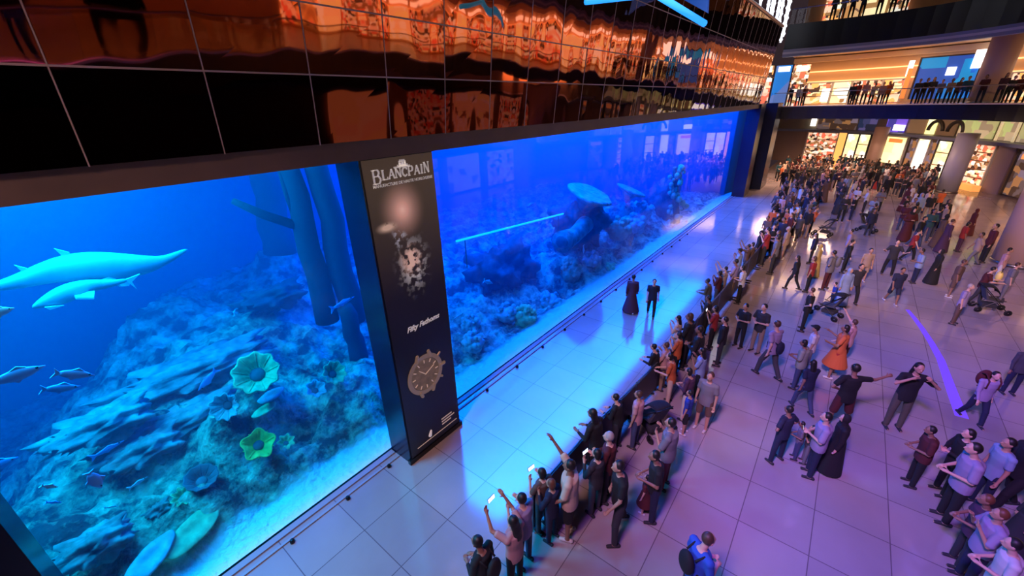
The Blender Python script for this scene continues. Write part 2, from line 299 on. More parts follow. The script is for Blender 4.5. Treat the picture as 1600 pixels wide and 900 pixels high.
for a, c_, r_ in (((4.74, 6.60), (4.98, 6.60), .03), ((4.78, 6.63), (4.94, 6.66), .05), ((4.80, 6.66), (4.80, 6.80), .03), ((4.92, 6.66), (4.92, 6.80), .03), ((4.80, 6.80), (4.92, 6.80), .03), ((4.86, 6.66), (4.86, 6.8), .015), ((4.66, 6.555), (5.03, 6.555), .02)):
    a = Vector((a[0], 0, 6.70+(a[1]-6.555)*.42)); c_ = Vector((c_[0], 0, 6.70+(c_[1]-6.555)*.42)); d = (c_-a).normalized(); nn = Vector((-d.z, 0, d.x))*r_/1.4
    em.add([(p.x, -.766, p.z) for p in (a-nn, c_-nn, c_+nn, a+nn)]+[(p.x, -.776, p.z) for p in (a-nn, c_-nn, c_+nn, a+nn)], [(0, 1, 2, 3), (7, 6, 5, 4), (0, 4, 5, 1), (1, 5, 6, 2), (2, 6, 7, 3), (3, 7, 4, 0)])
cpart(em, 'emblem', M_white)
def text(s, x, z, size, name, m, parent, y=-.768, shear=0, bold=0, align='CENTER', rz=0, O=CO, ext=.004):
    cu = bpy.data.curves.new(name, 'FONT'); cu.body = s; cu.size = size; cu.extrude = ext; cu.shear = shear; cu.offset = bold; cu.align_x = align
    t = bpy.data.objects.new('tmp', cu); S.collection.objects.link(t); bpy.context.view_layer.update()
    me = bpy.data.meshes.new_from_object(t.evaluated_get(bpy.context.evaluated_depsgraph_get())); bpy.data.objects.remove(t)
    me.materials.clear(); me.materials.append(m); o = bpy.data.objects.new(name, me); S.collection.objects.link(o); o.parent = parent
    o.location = Vector((x, y, z))-O; o.rotation_euler = (math.pi/2, 0, rz); return o
text('MANUFACTURE DE HAUTE HORLOGERIE', 4.86, 6.40, .074, 'tagline', M_white, col, bold=.001)
text('Fifty Fathoms', 4.86, 3.36, .165, 'model_lettering', M_white, col, shear=.35, bold=.004)
# printed watch, in low relief
M_bez = mat('watch_bezel', (.26, .16, .12), .35, .6, emit=(.24, .15, .11), es=.4); M_dial = mat('watch_dial', (.16, .10, .06), .4, emit=(.16, .095, .06), es=.4, var=.5, vscale=7); M_idx = mat('watch_marks', (.7, .5, .38), .4, emit=(.7, .5, .4), es=.3)
WC = Vector((4.73, -.766, 2.15)); R_ = .50
def ring(r0, r1, y0, seg=40):
    B = MB(); vs = []
    for j in range(seg):
        u = 2*math.pi*j/seg
        for r, yy in ((r0, 0), (r0, y0), (r1, y0), (r1, 0)): vs.append((WC.x+r*math.cos(u), WC.y-yy, WC.z+r*math.sin(u)))
    return B.add(vs, [(j*4+k, ((j+1) % seg)*4+k, ((j+1) % seg)*4+(k+1) % 4, j*4+(k+1) % 4) for j in range(seg) for k in range(4)])
cpart(ring(R_*.80, R_, .02), 'watch_bezel', M_bez); cpart(ring(.001, R_*.78, .008), 'watch_dial', M_dial)
ix = MB()
for k in range(12):
    u = math.pi*k/6; ix.caps((WC.x+R_*.60*math.cos(u), WC.y-.009, WC.z+R_*.60*math.sin(u)), (WC.x+R_*.72*math.cos(u), WC.y-.009, WC.z+R_*.72*math.sin(u)), .014, .014, 6)
ix.caps(WC+Vector((0, -.012, 0)), WC+Vector((-.16, -.012, .16)), .015, .01, 6).caps(WC+Vector((0, -.012, 0)), WC+Vector((.26, -.012, .12)), .012, .008, 6)
cpart(ix, 'watch_hands', M_idx)
cr = MB().caps(WC+Vector((.46, 0, .0)), WC+Vector((.56, 0, 0)), .05, .05, 8).caps(WC+Vector((.40, 0, .28)), WC+Vector((.47, 0, .33)), .03, .03, 8).caps(WC+Vector((.40, 0, -.28)), WC+Vector((.47, 0, -.33)), .03, .03, 8)
for sx in (-.2, .2):
    for sz in (-1, 1): cr.caps(WC+Vector((sx, 0, sz*.42)), WC+Vector((sx*.8, 0, sz*.53)), .05, .045, 8)
cpart(cr, 'watch_crown_and_lugs', M_bez)
wp = MB().caps((4.62, -.766, .42), (4.66, -.766, .52), .05, .03, 8); cpart(wp, 'seal_mark', M_white)
for k, (zz, ln_) in enumerate(((.60, .34), (.52, .42), (.44, .30))): cpart(MB().box((5.02, -.772, zz), (5.02+ln_, -.766, zz+.03)), 'small_print', M_idx)
cpart(MB().box((4.22, -.775, .30), (5.5, -.765, .315)), 'printed_line', M_idx)
# floor lamps along the gutter
def stud():
    s = MB(); s.lathe([(0, 0), (.045, 0), (.045, .05), (.03, .08), (0, .085)], 12); return s
st0 = None
for k, (sx, nm) in enumerate([(3.62, 'nearest the dark poster column'), (2.55, 'second in line from the poster column'), (1.35, 'third in line from the poster column')]+[(7.1+1.45*i, '') for i in range(14)]):
    if st0 is None: o = st0 = stud().build('floor_stud', M_dark)
    else: o = st0.copy(); S.collection.objects.link(o)
    o.location = (sx, -.40, 0)
    tag(o, 'black stud at the left pane, '+nm if nm else 'small black stud at the foot of the long right pane', 'floor stud', 'studs along the panes' if not nm else None)
# ------------------------------------------------------------------ reef inside the tank
ANCH = []
def an(px, py, y, dz=0): p = aty(px, py, y); ANCH.append((p.x, p.y, p.z+dz))
for a in ((400, 600, 2.5), (523, 600, 2.3), (350, 650, 2.0), (405, 720, 1.5), (315, 775, 1.4), (300, 845, .9), (470, 700, 1.6), (500, 650, 1.9), (560, 620, 1.5), (240, 880, .9), (330, 600, 4.4), (250, 640, 4.2), (400, 480, 7.2), (460, 470, 7.5), (330, 530, 6.6),
          (200, 720, 3.2), (150, 800, 2.6), (100, 820, 2.4), (250, 480, 10), (520, 500, 6.5), (570, 420, 9.0), (430, 380, 12), (560, 560, 3.5),
          (740, 560, 1.3), (740, 470, 3.2), (800, 420, 4.6), (820, 500, 1.6), (870, 470, 1.7), (900, 440, 1.6), (880, 400, 2.6), (930, 400, 2.0), (990, 390, 1.4), (980, 350, 2.2), (1000, 320, 3.2), (960, 320, 4.0), (1055, 350, 1.2), (1060, 330, 2.0), (1090, 335, 1.0), (1120, 315, 1.1), (1135, 300, 1.6), (700, 420, 5.5), (900, 350, 4.5)): an(*a)
for x_ in [i*1.5 for i in range(-6, 27)]:
    ANCH.append((x_, .1, -.03)); ANCH.append((x_, .55, .0))
    ANCH.append((x_, 13.5, 1.0 if 2 < x_ < 34 else -2))
for x_ in (-4, -7, -10): ANCH += [(x_, 3, -1), (x_, 6, -2), (x_, 10, -2)]
def terr(x, y):
    sw = 0; sz = 0
    for ax, ay, az in ANCH:
        d2 = (x-ax)**2+(y-ay)**2; w_ = 1/(d2+.05)**1.6; sw += w_; sz += w_*az
    z = sz/sw; k = min(1, max(0, (y-.6)/.8)); P = Vector((x, y, 0))
    z = z*min(1, max(0, (y-.35)/.7))+.02; z += k*(.28*noise.fractal(P*.9, .7, 2.1, 4)+.22*abs(noise.noise(P*2.3))-.05+.12*noise.noise(P*5)+.07*noise.noise(P*11))
    return z
NX, NY = 420, 120; X0, X1, Y0, Y1 = -9.0, 41.0, .05, 14.6
xsr = []; 
for i in range(NX):
    t = i/(NX-1); xsr.append(X0+(X1-X0)*(t**1.15))
ysr = [Y0+(Y1-Y0)*((j/(NY-1))**1.7) for j in range(NY)]
vs = [(x, y, terr(x, y)+(.0)) for y in ysr for x in xsr]
fs = [(j*NX+i, j*NX+i+1, (j+1)*NX+i+1, (j+1)*NX+i) for j in range(NY-1) for i in range(NX-1)]
m, n, L = nodes_of('reef_rock'); b = n['Principled BSDF']; b.inputs['Roughness'].default_value = .9; tc = n.new('ShaderNodeTexCoord')
nz = n.new('ShaderNodeTexNoise'); nz.inputs['Scale'].default_value = 1.5; nz.inputs['Detail'].default_value = 10; nz.inputs['Roughness'].default_value = .7; L.new(tc.outputs['Object'], nz.inputs['Vector'])
r = n.new('ShaderNodeValToRGB'); e = r.color_ramp.elements; e[0].position = .42; e[0].color = (.04, .06, .06, 1); e[1].position = .62; e[1].color = (.60, .68, .46, 1); L.new(nz.outputs['Fac'], r.inputs[0])
sx = n.new('ShaderNodeSeparateXYZ'); L.new(tc.outputs['Object'], sx.inputs[0]); ad = n.new('ShaderNodeMath'); ad.operation = 'MULTIPLY_ADD'; ad.inputs[1].default_value = .9; L.new(nz.outputs['Fac'], ad.inputs[0]); L.new(sx.outputs[1], ad.inputs[2])
mr = n.new('ShaderNodeMapRange'); mr.inputs[1].default_value = 1.15; mr.inputs[2].default_value = 1.35; L.new(ad.outputs[0], mr.inputs[0])
mx = n.new('ShaderNodeMix'); mx.data_type = 'RGBA'; L.new(mr.outputs[0], mx.inputs[0]); mx.inputs[6].default_value = (.85, .82, .72, 1); L.new(r.outputs[0], mx.inputs[7]); L.new(mx.outputs[2], b.inputs['Base Color'])
bp = n.new('ShaderNodeBump'); bp.inputs['Strength'].default_value = .9; bp.inputs['Distance'].default_value = .12; n2 = n.new('ShaderNodeTexNoise'); n2.inputs['Scale'].default_value = 6; n2.inputs['Detail'].default_value = 6; L.new(tc.outputs['Object'], n2.inputs['Vector']); L.new(n2.outputs['Fac'], bp.inputs['Height']); L.new(bp.outputs[0], b.inputs['Normal']); M_reef = m
rf = MB().add(vs, fs).build('reef_slope', M_reef, smooth=True); tag(rf, 'rugged rocky reef slope rising from pale sand on the tank bed', 'reef')
M_sp = {'g': mat('sponge_green', (.42, .62, .30), .8, bump=.4, bscale=12, var=.3, vscale=6), 'y': mat('sponge_yellow', (.60, .68, .12), .8, bump=.4, bscale=12, var=.35, vscale=6), 'b': mat('sponge_blue', (.30, .50, .52), .8, bump=.5, bscale=10, var=.3, vscale=6),
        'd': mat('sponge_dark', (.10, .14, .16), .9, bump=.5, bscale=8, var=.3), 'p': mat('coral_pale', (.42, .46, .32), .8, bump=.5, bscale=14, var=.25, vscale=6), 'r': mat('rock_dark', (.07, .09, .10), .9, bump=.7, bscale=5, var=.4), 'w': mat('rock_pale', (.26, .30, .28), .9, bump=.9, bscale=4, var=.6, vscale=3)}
def orient(o, nrm): o.rotation_euler = Vector(nrm).to_track_quat('Z', 'Y').to_euler()
def cup(px, py, y, r, key, label, nrm=(-.25, -.75, .75), wob=.08, depth=.7, k=9, core='d'):
    p = aty(px, py, y); o = MB().lathe([(.18*r, -depth*r), (.30*r, -depth*r*.9), (.62*r, -.35*r), (1.0*r, 0), (1.04*r, .05*r), (.96*r, .04*r), (.60*r, -.28*r), (.34*r, -.55*r), (0, -.60*r)], 44, wob=wob, k=k).build('cup_sponge', M_sp[key], smooth=True)
    o.location = p; orient(o, nrm); tag(o, label, 'sponge')
    c = MB().ball((0, 0, -.52*r), (.36*r, .36*r, .14*r), 16, 8).build('hollow', M_sp[core], o, True)
    rb = MB()
    for q in range(k*2):
        u = 2*math.pi*q/(k*2); rb.caps((.42*r*math.cos(u), .42*r*math.sin(u), -.42*r), (.97*r*math.cos(u), .97*r*math.sin(u), .0), .02*r, .045*r, 6)
    rb.build('rib', M_sp[key], o, True); return o
cup(400, 582, 2.1, .44, 'g', 'large pale green ribbed cup sponge with a dark hollow, highest on the reef')
cup(350, 636, 1.9, .27, 'b', 'pale blue fan-shaped cup sponge left of the dark crevice', (-.6, -.7, .4), .12)
cup(523, 582, 2.0, .29, 'g', 'round green cup sponge nearest the poster column', (.1, -.8, .6), .10)
cup(494, 607, 1.9, .22, 'b', 'small bluish scalloped cup sponge under the round green one', (.1, -.6, .8), .14, k=6)
cup(404, 694, 1.4, .30, 'y', 'yellow-green petalled cup sponge in the middle of the reef', (-.1, -.7, .7), .13, k=5)
cup(314, 746, 1.5, .28, 'd', 'dark barrel sponge with a wide mouth on the lower reef', (.05, -.35, .9), .04, 1.3, k=11)
cup(447, 690, 1.4, .16, 'g', 'little green knobbly sponge right of the yellow-green one', (0, -.5, .8), .22, k=7)
cup(285, 775, 1.5, .16, 'g', 'little green tuft sponge beside the dark barrel sponge', (0, -.5, .8), .25, k=8)
cup(457, 775, .9, .13, 'p', 'small pale knobbly sponge close to the pane and the sand', (0, -.5, .8), .2, k=8)
cup(564, 655, 1.1, .12, 'g', 'small olive sponge low down beside the poster column', (0, -.4, .9), .1, k=8)
def plate(px, py, y, rx, ry, th, key, label, rot, cat='coral', name='plate_coral'):
    p = aty(px, py, y); B = MB(); vs = []; seg = 36
    for j in range(seg):
        u = 2*math.pi*j/seg; q = 1+.14*noise.noise(Vector((math.cos(u)*1.5, math.sin(u)*1.5, px*.1)))
        for rr, z in ((.15, -.9), (.5, -.35), (1, -.08), (1.03, .0), (.97, .06), (.5, -.05)): vs.append((rx*rr*q*math.cos(u), ry*rr*q*math.sin(u), z*th))
    c = len(vs); vs += [(0, 0, -.12*th), (0, 0, -.9*th)]
    fs = [(j*6+k, ((j+1) % seg)*6+k, ((j+1) % seg)*6+k+1, j*6+k+1) for j in range(seg) for k in range(5)]+[(c, j*6+5, ((j+1) % seg)*6+5) for j in range(seg)]+[(c+1, ((j+1) % seg)*6, j*6) for j in range(seg)]
    o = B.add(vs, fs).build(name, M_sp[key], smooth=True); o.location = p; o.rotation_euler = rot; return tag(o, label, cat)
plate(300, 830, .9, .52, .24, .35, 'g', 'long greenish plate coral jutting over the sand near the floor', (.5, -.1, .35))
plate(235, 872, .8, .45, .2, .4, 'b', 'blue-green plate coral at the lowest left end of the reef', (.4, -.1, .5))
plate(385, 850, .5, .26, .16, .3, 'b', 'shadowed bluish shell-like coral at the edge of the floor', (.6, 0, .7))
plate(424, 617, 2.1, .30, .14, .25, 'b', 'dark ledge coral just below the large green cup sponge', (.3, 0, .2))
plate(413, 640, 2.0, .28, .12, .2, 'g', 'narrow green ledge coral under the dark ledge', (.3, 0, .2))
plate(922, 302, 2.6, 2.6, 1.1, 1.1, 'w', 'big flat-topped table coral standing high on the right reef', (.35, .05, .5), name='table_coral')
plate(985, 296, 3.0, 2.0, .8, .8, 'w', 'second flat table coral behind the big one', (.35, .05, .6), name='table_coral')
def rock(px, py, y, r, key, label, name='reef_rock', jit=.45, cat='rock', sc=(1, 1, 1)):
    p = aty(px, py, y); o = MB().ball((0, 0, 0), (r*sc[0], r*sc[1], r*sc[2]), 44, 28, jit).build(name, M_sp[key], smooth=True); o.location = p; return tag(o, label, cat)
def clump(px, py, y, r, key, label, nb=26, cat='coral', name='knob_coral', h=1.0):
    p = aty(px, py, y); B = MB(); rg = random.Random(int(px*7+py)); B.ball((0, 0, -.1*r), (r*.8, r*.8, r*.7*h), 14, 9, .3)
    for _ in range(nb):
        u = rg.uniform(0, 6.28); t = math.acos(rg.uniform(-.2, 1)); q = Vector((math.sin(t)*math.cos(u), math.sin(t)*math.sin(u), math.cos(t)*h))*r*.82; B.ball(q, r*rg.uniform(.13, .26), 9, 6, .1)
    o = B.build(name, M_sp[key], smooth=True); o.location = p; return tag(o, label, cat)
rock(290, 655, 3.4, .55, 'w', 'long bluish rock ledge reaching left over the dark crevice', 'rock_ledge', sc=(2.2, 1, .45))
rock(320, 570, 5.0, .75, 'w', 'upper long rock ledge under the bright sandy hill', 'rock_ledge', sc=(2.2, 1, .4))
rock(430, 462, 6.5, .55, 'r', 'dark boulder lying on the bright hill behind the tree trunks', sc=(1.7, 1, .6))
rock(455, 745, 1.2, .30, 'r', 'dark hollowed rock low on the reef above the sand', sc=(1.3, .8, .7))
rock(205, 795, 2.6, .28, 'w', 'pale wedge rock on the lower left reef', sc=(1.5, .7, .6))
rock(250, 795, 1.8, .20, 'w', 'smooth blue-grey rock beside the pale wedge rock', sc=(1, .8, .7))
rock(150, 850, 1.5, .40, 'w', 'broad rounded rock at the lower left of the reef', sc=(1.3, .8, .6))
rock(165, 660, 3.6, .50, 'w', 'dim mound rock left of the long ledge', sc=(1.6, 1, .5))
rock(230, 700, 3.0, .42, 'w', 'dim rock below the long rock ledge', sc=(1.5, 1, .6))
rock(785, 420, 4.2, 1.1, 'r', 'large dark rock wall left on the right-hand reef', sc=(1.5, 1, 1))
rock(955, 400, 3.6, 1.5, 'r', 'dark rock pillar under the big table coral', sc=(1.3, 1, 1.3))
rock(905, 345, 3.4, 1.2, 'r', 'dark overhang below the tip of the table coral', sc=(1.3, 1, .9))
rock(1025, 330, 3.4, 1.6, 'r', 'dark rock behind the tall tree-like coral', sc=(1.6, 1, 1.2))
for i, (px, py, y, r, key, lb) in enumerate([(740, 535, 1.3, .42, 'b', 'round knobbly coral low beside the right edge of the poster column'), (735, 505, 2.0, .4, 'b', 'bluish knobbly coral above the lowest one by the poster column'),
        (770, 585, .7, .3, 'r', 'dark knobbly coral standing in the bright sand'), (820, 495, 1.3, .5, 'g', 'greenish knobbly coral heap above the short sand patch'), (860, 470, 1.5, .5, 'b', 'bluish coral heap right of the greenish heap'), (793, 490, 1.8, .45, 'b', 'pale blue coral heap left of the greenish heap'),
        (893, 425, 1.9, .55, 'p', 'pale knobbly coral under the log-shaped sponge'), (950, 425, 1.2, .6, 'g', 'bright green-blue coral heap at the edge of the sand'), (925, 405, 1.6, .45, 'b', 'small blue coral between the pale and bright heaps'), (966, 358, 1.9, .75, 'p', 'wide pale knobbly coral in the middle of the right reef'),
        (990, 352, 2.0, .8, 'b', 'blue knobbly coral right of the wide pale one'), (1018, 395, 1.0, .35, 'g', 'bright green round coral standing on the sand strip'), (995, 400, 1.1, .35, 'g', 'small green coral left of the bright round one'), (880, 490, .8, .25, 'b', 'tiny blue coral near the sand below the heaps'),
        (1005, 330, 2.3, .7, 'b', 'blue coral heap left of the tree-like coral'), (840, 530, .8, .3, 'b', 'small blue coral by the short bright sand patch')]):
    clump(px, py, y, r, key, lb)
# log sponge: hollow tube
p0, p1 = aty(878, 378, 1.9), aty(915, 350, 2.2); B = MB(); B.tube([p0, p0.lerp(p1, .5)+Vector((0, 0, -.15)), p1], [.5, .36, .42], 16)
o = B.build('log_sponge', M_sp['w'], smooth=True); tag(o, 'hollow log-shaped sponge with its dark round mouth facing left', 'sponge'); dd = (p0-p1).normalized()
MB().ball((0, 0, 0), (.3, .3, .1), 16, 8).build('hollow', M_sp['d'], o, True, loc=p0+dd*.02).rotation_euler = dd.to_track_quat('Z', 'Y').to_euler()
# tree-like coral
tb, tt = aty(1057, 372, 1.1), aty(1055, 262, 1.1); B = MB(); rg = random.Random(5)
o = MB().tube([tb, tt], [.28, .16], 10).build('tree_coral', M_sp['r'], smooth=True); tag(o, 'tall tree-like coral covered in pale round tufts near the far end', 'coral')
for i in range(60):
    t = i/59; q = tb.lerp(tt, t)+Vector((rg.uniform(-.75, .75)*(1.15-t*.5), rg.uniform(-.6, .3), rg.uniform(-.15, .15))); B.ball(q, rg.uniform(.10, .22), 9, 6, .3)
B.build('tuft', M_sp['p'], o, True)
# dead tree trunks standing in the tank
M_tr = mat('sunken_trunk', (.02, .035, .05), .9, bump=.6, bscale=4)
def trunk(a, c, y, r, label, ay=0, br=()):
    P = aty(*a, y); Q = aty(*c, y); Q.x += 0; B = MB(); n_ = 6; pts = [P.lerp(Q, i/n_)+Vector((.05*math.sin(i*2+a[0]), .05*math.cos(i*1.7), 0)) for i in range(n_+1)]
    o = B.tube(pts, [r*(.9+.04*i) for i in range(n_+1)], 14).build('sunken_tree_trunk', M_tr, smooth=True); tag(o, label, 'tree trunk')
    for (u0, v0, u1, v1, rr) in br: MB().tube([aty(u0, v0, y), aty((u0+u1)/2, (v0+v1)/2+3, y), aty(u1, v1, y)], [rr, rr*.9, rr*.6], 10).build('branch', M_tr, o, True)
trunk((452, 262), (513, 500), 4.2, .30, 'dark sunken tree trunk with a side branch, middle of the three trunks', br=((462, 352, 364, 314, .13), (458, 330, 437, 268, .08)))
trunk((494, 250), (552, 500), 4.0, .33, 'dark sunken tree trunk nearest the poster column')
trunk((412, 262), (437, 395), 9.0, .50, 'short sunken tree trunk, leftmost of the three, ending above the hill')
trunk((540, 480), (562, 560), 3.4, .25, 'stump of a sunken trunk low beside the poster column')
# glowing tube on added stands, standing in for a reflection on the right pane
M_r2 = M_sp['r']; M_tube = mat('reflection_glow', (.1, .6, 1), .4, emit=(.03, .62, 1), es=1.1)
p0, p1 = aty(713, 377, 2.2), aty(880, 334, 2.2); o = MB().tube([p0, p1], .04, 8).build('pane_reflection_tube', M_tube, smooth=True); [MB().tube([q_, q_-Vector((0, 0, 1.0))], .02, 6).build('stand', M_r2, o) for q_ in (p0.lerp(p1, .06), p0.lerp(p1, .94))]; tag(o, 'thin bright cyan reflection slanting across the right pane, built as a glowing tube', 'glass reflection')
# ------------------------------------------------------------------ sharks and fish
M_sh = mat('shark_skin', (.50, .62, .66), .5, var=.15, vscale=2); M_shb = mat('shark_dark', (.20, .30, .36), .5)
M_fin = mat('fin_pale', (.75, .82, .88), .5)
def fin(pts, th, name, m, parent, O):
    B = MB(); P = [Vector(p)-O for p in pts]; nn = (P[1]-P[0]).cross(P[2]-P[0]).normalized()*th; k = len(P)
    B.add([p+nn for p in P]+[p-nn for p in P], [tuple(range(k)), tuple(range(k, 2*k))[::-1]]+[(i, (i+1) % k, k+(i+1) % k, k+i) for i in range(k)]); return B.build(name, m, parent)
def swimmer(path, rads, y, name, label, cat, fins, m=M_sh, mf=M_fin, sc=(.75, 1), dy=None):
    pts = [aty(px, py, y+(dy[i] if dy else 0)) for i, (px, py) in enumerate(path)]; O = pts[len(pts)//2].copy()
    o = MB().tube([p-O for p in pts], rads, 18, sc=sc).build(name, m, smooth=True, loc=O); tag(o, label, cat)
    sb = o.modifiers.new('sub', 'SUBSURF'); sb.levels = 1; sb.render_levels = 1
    for nm, ps, yy in fins: fin([aty(u, v, y+(yy[i] if hasattr(yy, '__len__') else yy)) for i, (u, v) in enumerate(ps)], .018, nm, mf, o, O)
    return o
swimmer([(-60, 455), (-30, 452), (0, 447), (30, 440), (60, 430), (90, 422), (120, 417), (160, 416), (200, 416), (235, 413), (258, 407), (278, 397), (294, 389)], [.03, .045, .08, .12, .16, .21, .25, .26, .23, .16, .085, .06, .02], 2.5,
        'shark', 'big pale shark swimming right near the top of the left pane', 'shark', [('dorsal_fin', [(120, 408), (108, 394), (84, 388), (98, 401), (104, 412)], 0), ('dorsal_fin', [(54, 430), (42, 419), (22, 414), (34, 424), (40, 436)], 0),
        ('pectoral_fin', [(182, 428), (150, 440), (152, 447), (186, 434)], (0, -.3, -.35, -.05)), ('pectoral_fin', [(204, 439), (184, 444), (188, 448), (200, 447)], (0, -.2, -.2, -.1)), ('tail_fin', [(-50, 456), (-90, 430), (-75, 458), (-85, 475)], 0)])
swimmer([(50, 481), (62, 476), (80, 469), (98, 461), (118, 452), (140, 446), (165, 444), (185, 441), (200, 437)], [.02, .07, .12, .15, .14, .11, .08, .05, .03], 2.2,
        'shark', 'smaller shark swimming left just beneath the big one', 'shark', [('pectoral_fin', [(112, 461), (120, 466), (147, 466), (148, 456), (130, 458)], (0, -.2, -.3, -.2, 0)), ('dorsal_fin', [(84, 461), (80, 463), (90, 451), (100, 450)], 0), ('pectoral_fin', [(70, 480), (78, 484), (100, 477), (86, 478)], -.1), ('tail_fin', [(195, 437), (218, 428), (206, 440), (214, 452)], 0)])
M_f1 = mat('fish_lilac', (.55, .50, .80), .4); M_f2 = mat('fish_blue', (.25, .45, .85), .4); M_f3 = mat('fish_silver', (.7, .8, .85), .35); M_eye = mat('fish_eye', (.01, .01, .02), .2)
def fish(px, py, ang, L_, y, label, m=M_f1, deep=.36):
    """ang: heading in the plane of the pane, degrees from +x"""
    p = aty(px, py, y); o = empty('fish', p); B = MB(); n_ = 9; pts = []; rs = []
    for i in range(n_+1):
        t = i/n_; pts.append((L_*(t-.5), 0, 0)); rs.append(max(.01, L_*deep*.5*math.sin(math.pi*min(1, (t*.86+.14)))**.8*(1 if t < .75 else 1-(t-.75)*1.6)))
    body = B.tube(pts, rs, 14, sc=(.38, 1)).build('body', m, o, True)
    def f2(ps, nm): fin([Vector((a*L_, 0, c*L_)) for a, c in ps], .01, nm, m, o, Vector((0, 0, 0)))
    f2([(-.44, .0), (-.70, .20), (-.62, 0), (-.70, -.20)], 'tail_fin'); f2([(.15, deep*.45), (-.02, deep*.72), (-.30, deep*.30), (-.2, deep*.2)], 'dorsal_fin'); f2([(.0, -deep*.42), (-.12, -deep*.68), (-.30, -deep*.25)], 'anal_fin')
    MB().ball((.33*L_, -.10*L_*deep*1.6, .05*L_), .035*L_, 8, 6).build('eye', M_eye, o, True)
    o.rotation_euler = (0, -math.radians(ang), 0); return tag(o, label, 'fish')
fish(33, 584, 0, .45, .7, 'largest lilac fish swimming right in the left pane'); fish(121, 585, -35, .36, .7, 'lilac fish tilted nose down right of the largest one'); fish(100, 606, -25, .33, .8, 'bluish fish just below the tilted lilac one', M_f2)
fish(3, 725, 0, .32, 1.4, 'blue fish cut by the left edge of the picture', M_f2, .5); fish(150, 752, -85, .31, .6, 'pale fish diving straight down above the lower reef', M_f1, .5); fish(79, 760, -50, .16, .6, 'tiny pale fish near the open water at lower left', M_f3)
fish(322, 596, -145, .5, 3.6, 'blue-grey fish slanting in front of the dark crevice', M_f2, .32); fish(172, 700, 5, .42, 2.4, 'slim blue fish swimming level at middle left', M_f2, .22); fish(218, 753, 8, .26, 1.8, 'slim grey-blue fish left of the dark barrel sponge', M_f3, .24)
fish(85, 785, -45, .16, 1.5, 'faint small fish below the tiny pale one', M_f2, .24); fish(174, 792, -35, .15, 1.4, 'thin white fish at lower left over the dark water', M_f3, .2); fish(0, 487, 0, .24, .6, 'pale fish at the left edge under the sharks', M_f3, .5)
fish(367, 488, 70, .14, 3.5, 'speck-like pale fish over the bright hill', M_f3, .4); fish(538, 472, 8, .65, 3.0, 'slender fish passing between trunk and poster column', M_f2, .2); fish(764, 441, -30, .45, 1.8, 'pale slim fish in front of the dark rock, right pane', M_f3, .3); fish(715, 495, 0, .35, 1.6, 'thin pale fish close to the poster column, right pane', M_f3, .16)
fish(912, 392, -80, .45, 1.6, 'small pale fish under the log-shaped sponge', M_f3, .3); fish(830, 320, 10, .5, 2.0, 'faint fish in open water above the cyan reflection', M_f2, .25)
# ------------------------------------------------------------------ galleries around the hall
EDGE = [(46.4, -.6), (46.4, -5), (45.5, -9.2), (43.5, -12.4), (40.2, -14.9), (34, -17.6), (28, -19), (21, -19), (14, -16.8), (8, -13.4), (2, -9.3), (-1, -7.95), (-10, -7.9)]
def offset(pl, d):
    out = []
    for i, p in enumerate(pl):
        a = Vector(pl[max(i-1, 0)]); b2 = Vector(pl[min(i+1, len(pl)-1)]); t = (b2-a).normalized(); nn = Vector((-t.y, t.x)); out.append((p[0]+nn.x*d, p[1]+nn.y*d))
    return out
def smooth(pl, it=2):
    for _ in range(it):
        q = [pl[0]]
        for a, b2 in zip(pl, pl[1:]): q += [tuple(Vector(a).lerp(Vector(b2), .25)), tuple(Vector(a).lerp(Vector(b2), .75))]
        q.append(pl[-1]); pl = q
    return pl
EDGE = smooth(EDGE); BACK = offset(EDGE, 9)
def slab(name, e0, e1, z0, z1, m):
    B = MB(); k = len(e0); vs = [(p[0], p[1], z) for z in (z0, z1) for pl in (e0, e1) for p in pl]; fs = []
    for i in range(k-1): fs += [(i, i+1, k+i+1, k+i), (2*k+i, 3*k+i, 3*k+i+1, 2*k+i+1), (i, 2*k+i, 2*k+i+1, i+1), (k+i, k+i+1, 3*k+i+1, 3*k+i)]
    fs += [(0, k, 3*k, 2*k), (k-1, 3*k-1, 4*k-1, 2*k-1)]; return struct(B.add(vs, fs).build(name, m))
Z2, Z2b, Z3, Z3b = 6.85, 5.85, 13.2, 11.35
M_fl2 = mat('gallery_floor', (.62, .42, .30), .25)
def gl(B, B0): return offset(B, B0)
slab('trim_4', EDGE, offset(EDGE, .35), Z2b, Z2-.02, M_black); slab('floor_upper', offset(EDGE, .35), BACK, Z2-.35, Z2, M_fl2); slab('ceiling_lower', offset(EDGE, .35), BACK, Z2b, Z2b+.1, M_ceil)
slab('trim_5', offset(EDGE, -.12), offset(EDGE, .04), Z2-.02, Z2+.05, mat('slab_lip', (.75, .6, .5), .4))
slab('trim_6', EDGE, offset(EDGE, .3), Z3b, Z3, M_black); slab('floor_top', offset(EDGE, .3), BACK, Z3-.3, Z3, M_fl2); slab('ceiling_upper', offset(EDGE, .3), BACK, Z3b-.15, Z3b, M_ceil)
slab('trim_7', offset(EDGE, -.06), offset(EDGE, .5), Z3b-.55, Z3b, M_grey); slab('trim_8', offset(EDGE, -.10), offset(EDGE, -.02), Z3b-.35, Z3b-.2, mat('trim_line', (.65, .55, .55), .4))
slab('ceiling_top', EDGE, BACK, 18.0, 18.3, M_ceil)
def balu(z, base):
    r = empty('glass_balustrade', (EDGE[3][0], EDGE[3][1], z)); O = r.location
    B = MB().tube([(p[0]-O.x, p[1]-O.y, 1.12) for p in offset(EDGE, .12)], .035, 6); B.build('handrail', M_rail, r)
    B = MB(); q = offset(EDGE, .10)
    for a, c in zip(q, q[1:]): B.wallseg((a[0]-O.x, a[1]-O.y), (c[0]-O.x, c[1]-O.y), .03, 1.08, .02)
    B.build('glass_panel', M_glass, r); return r
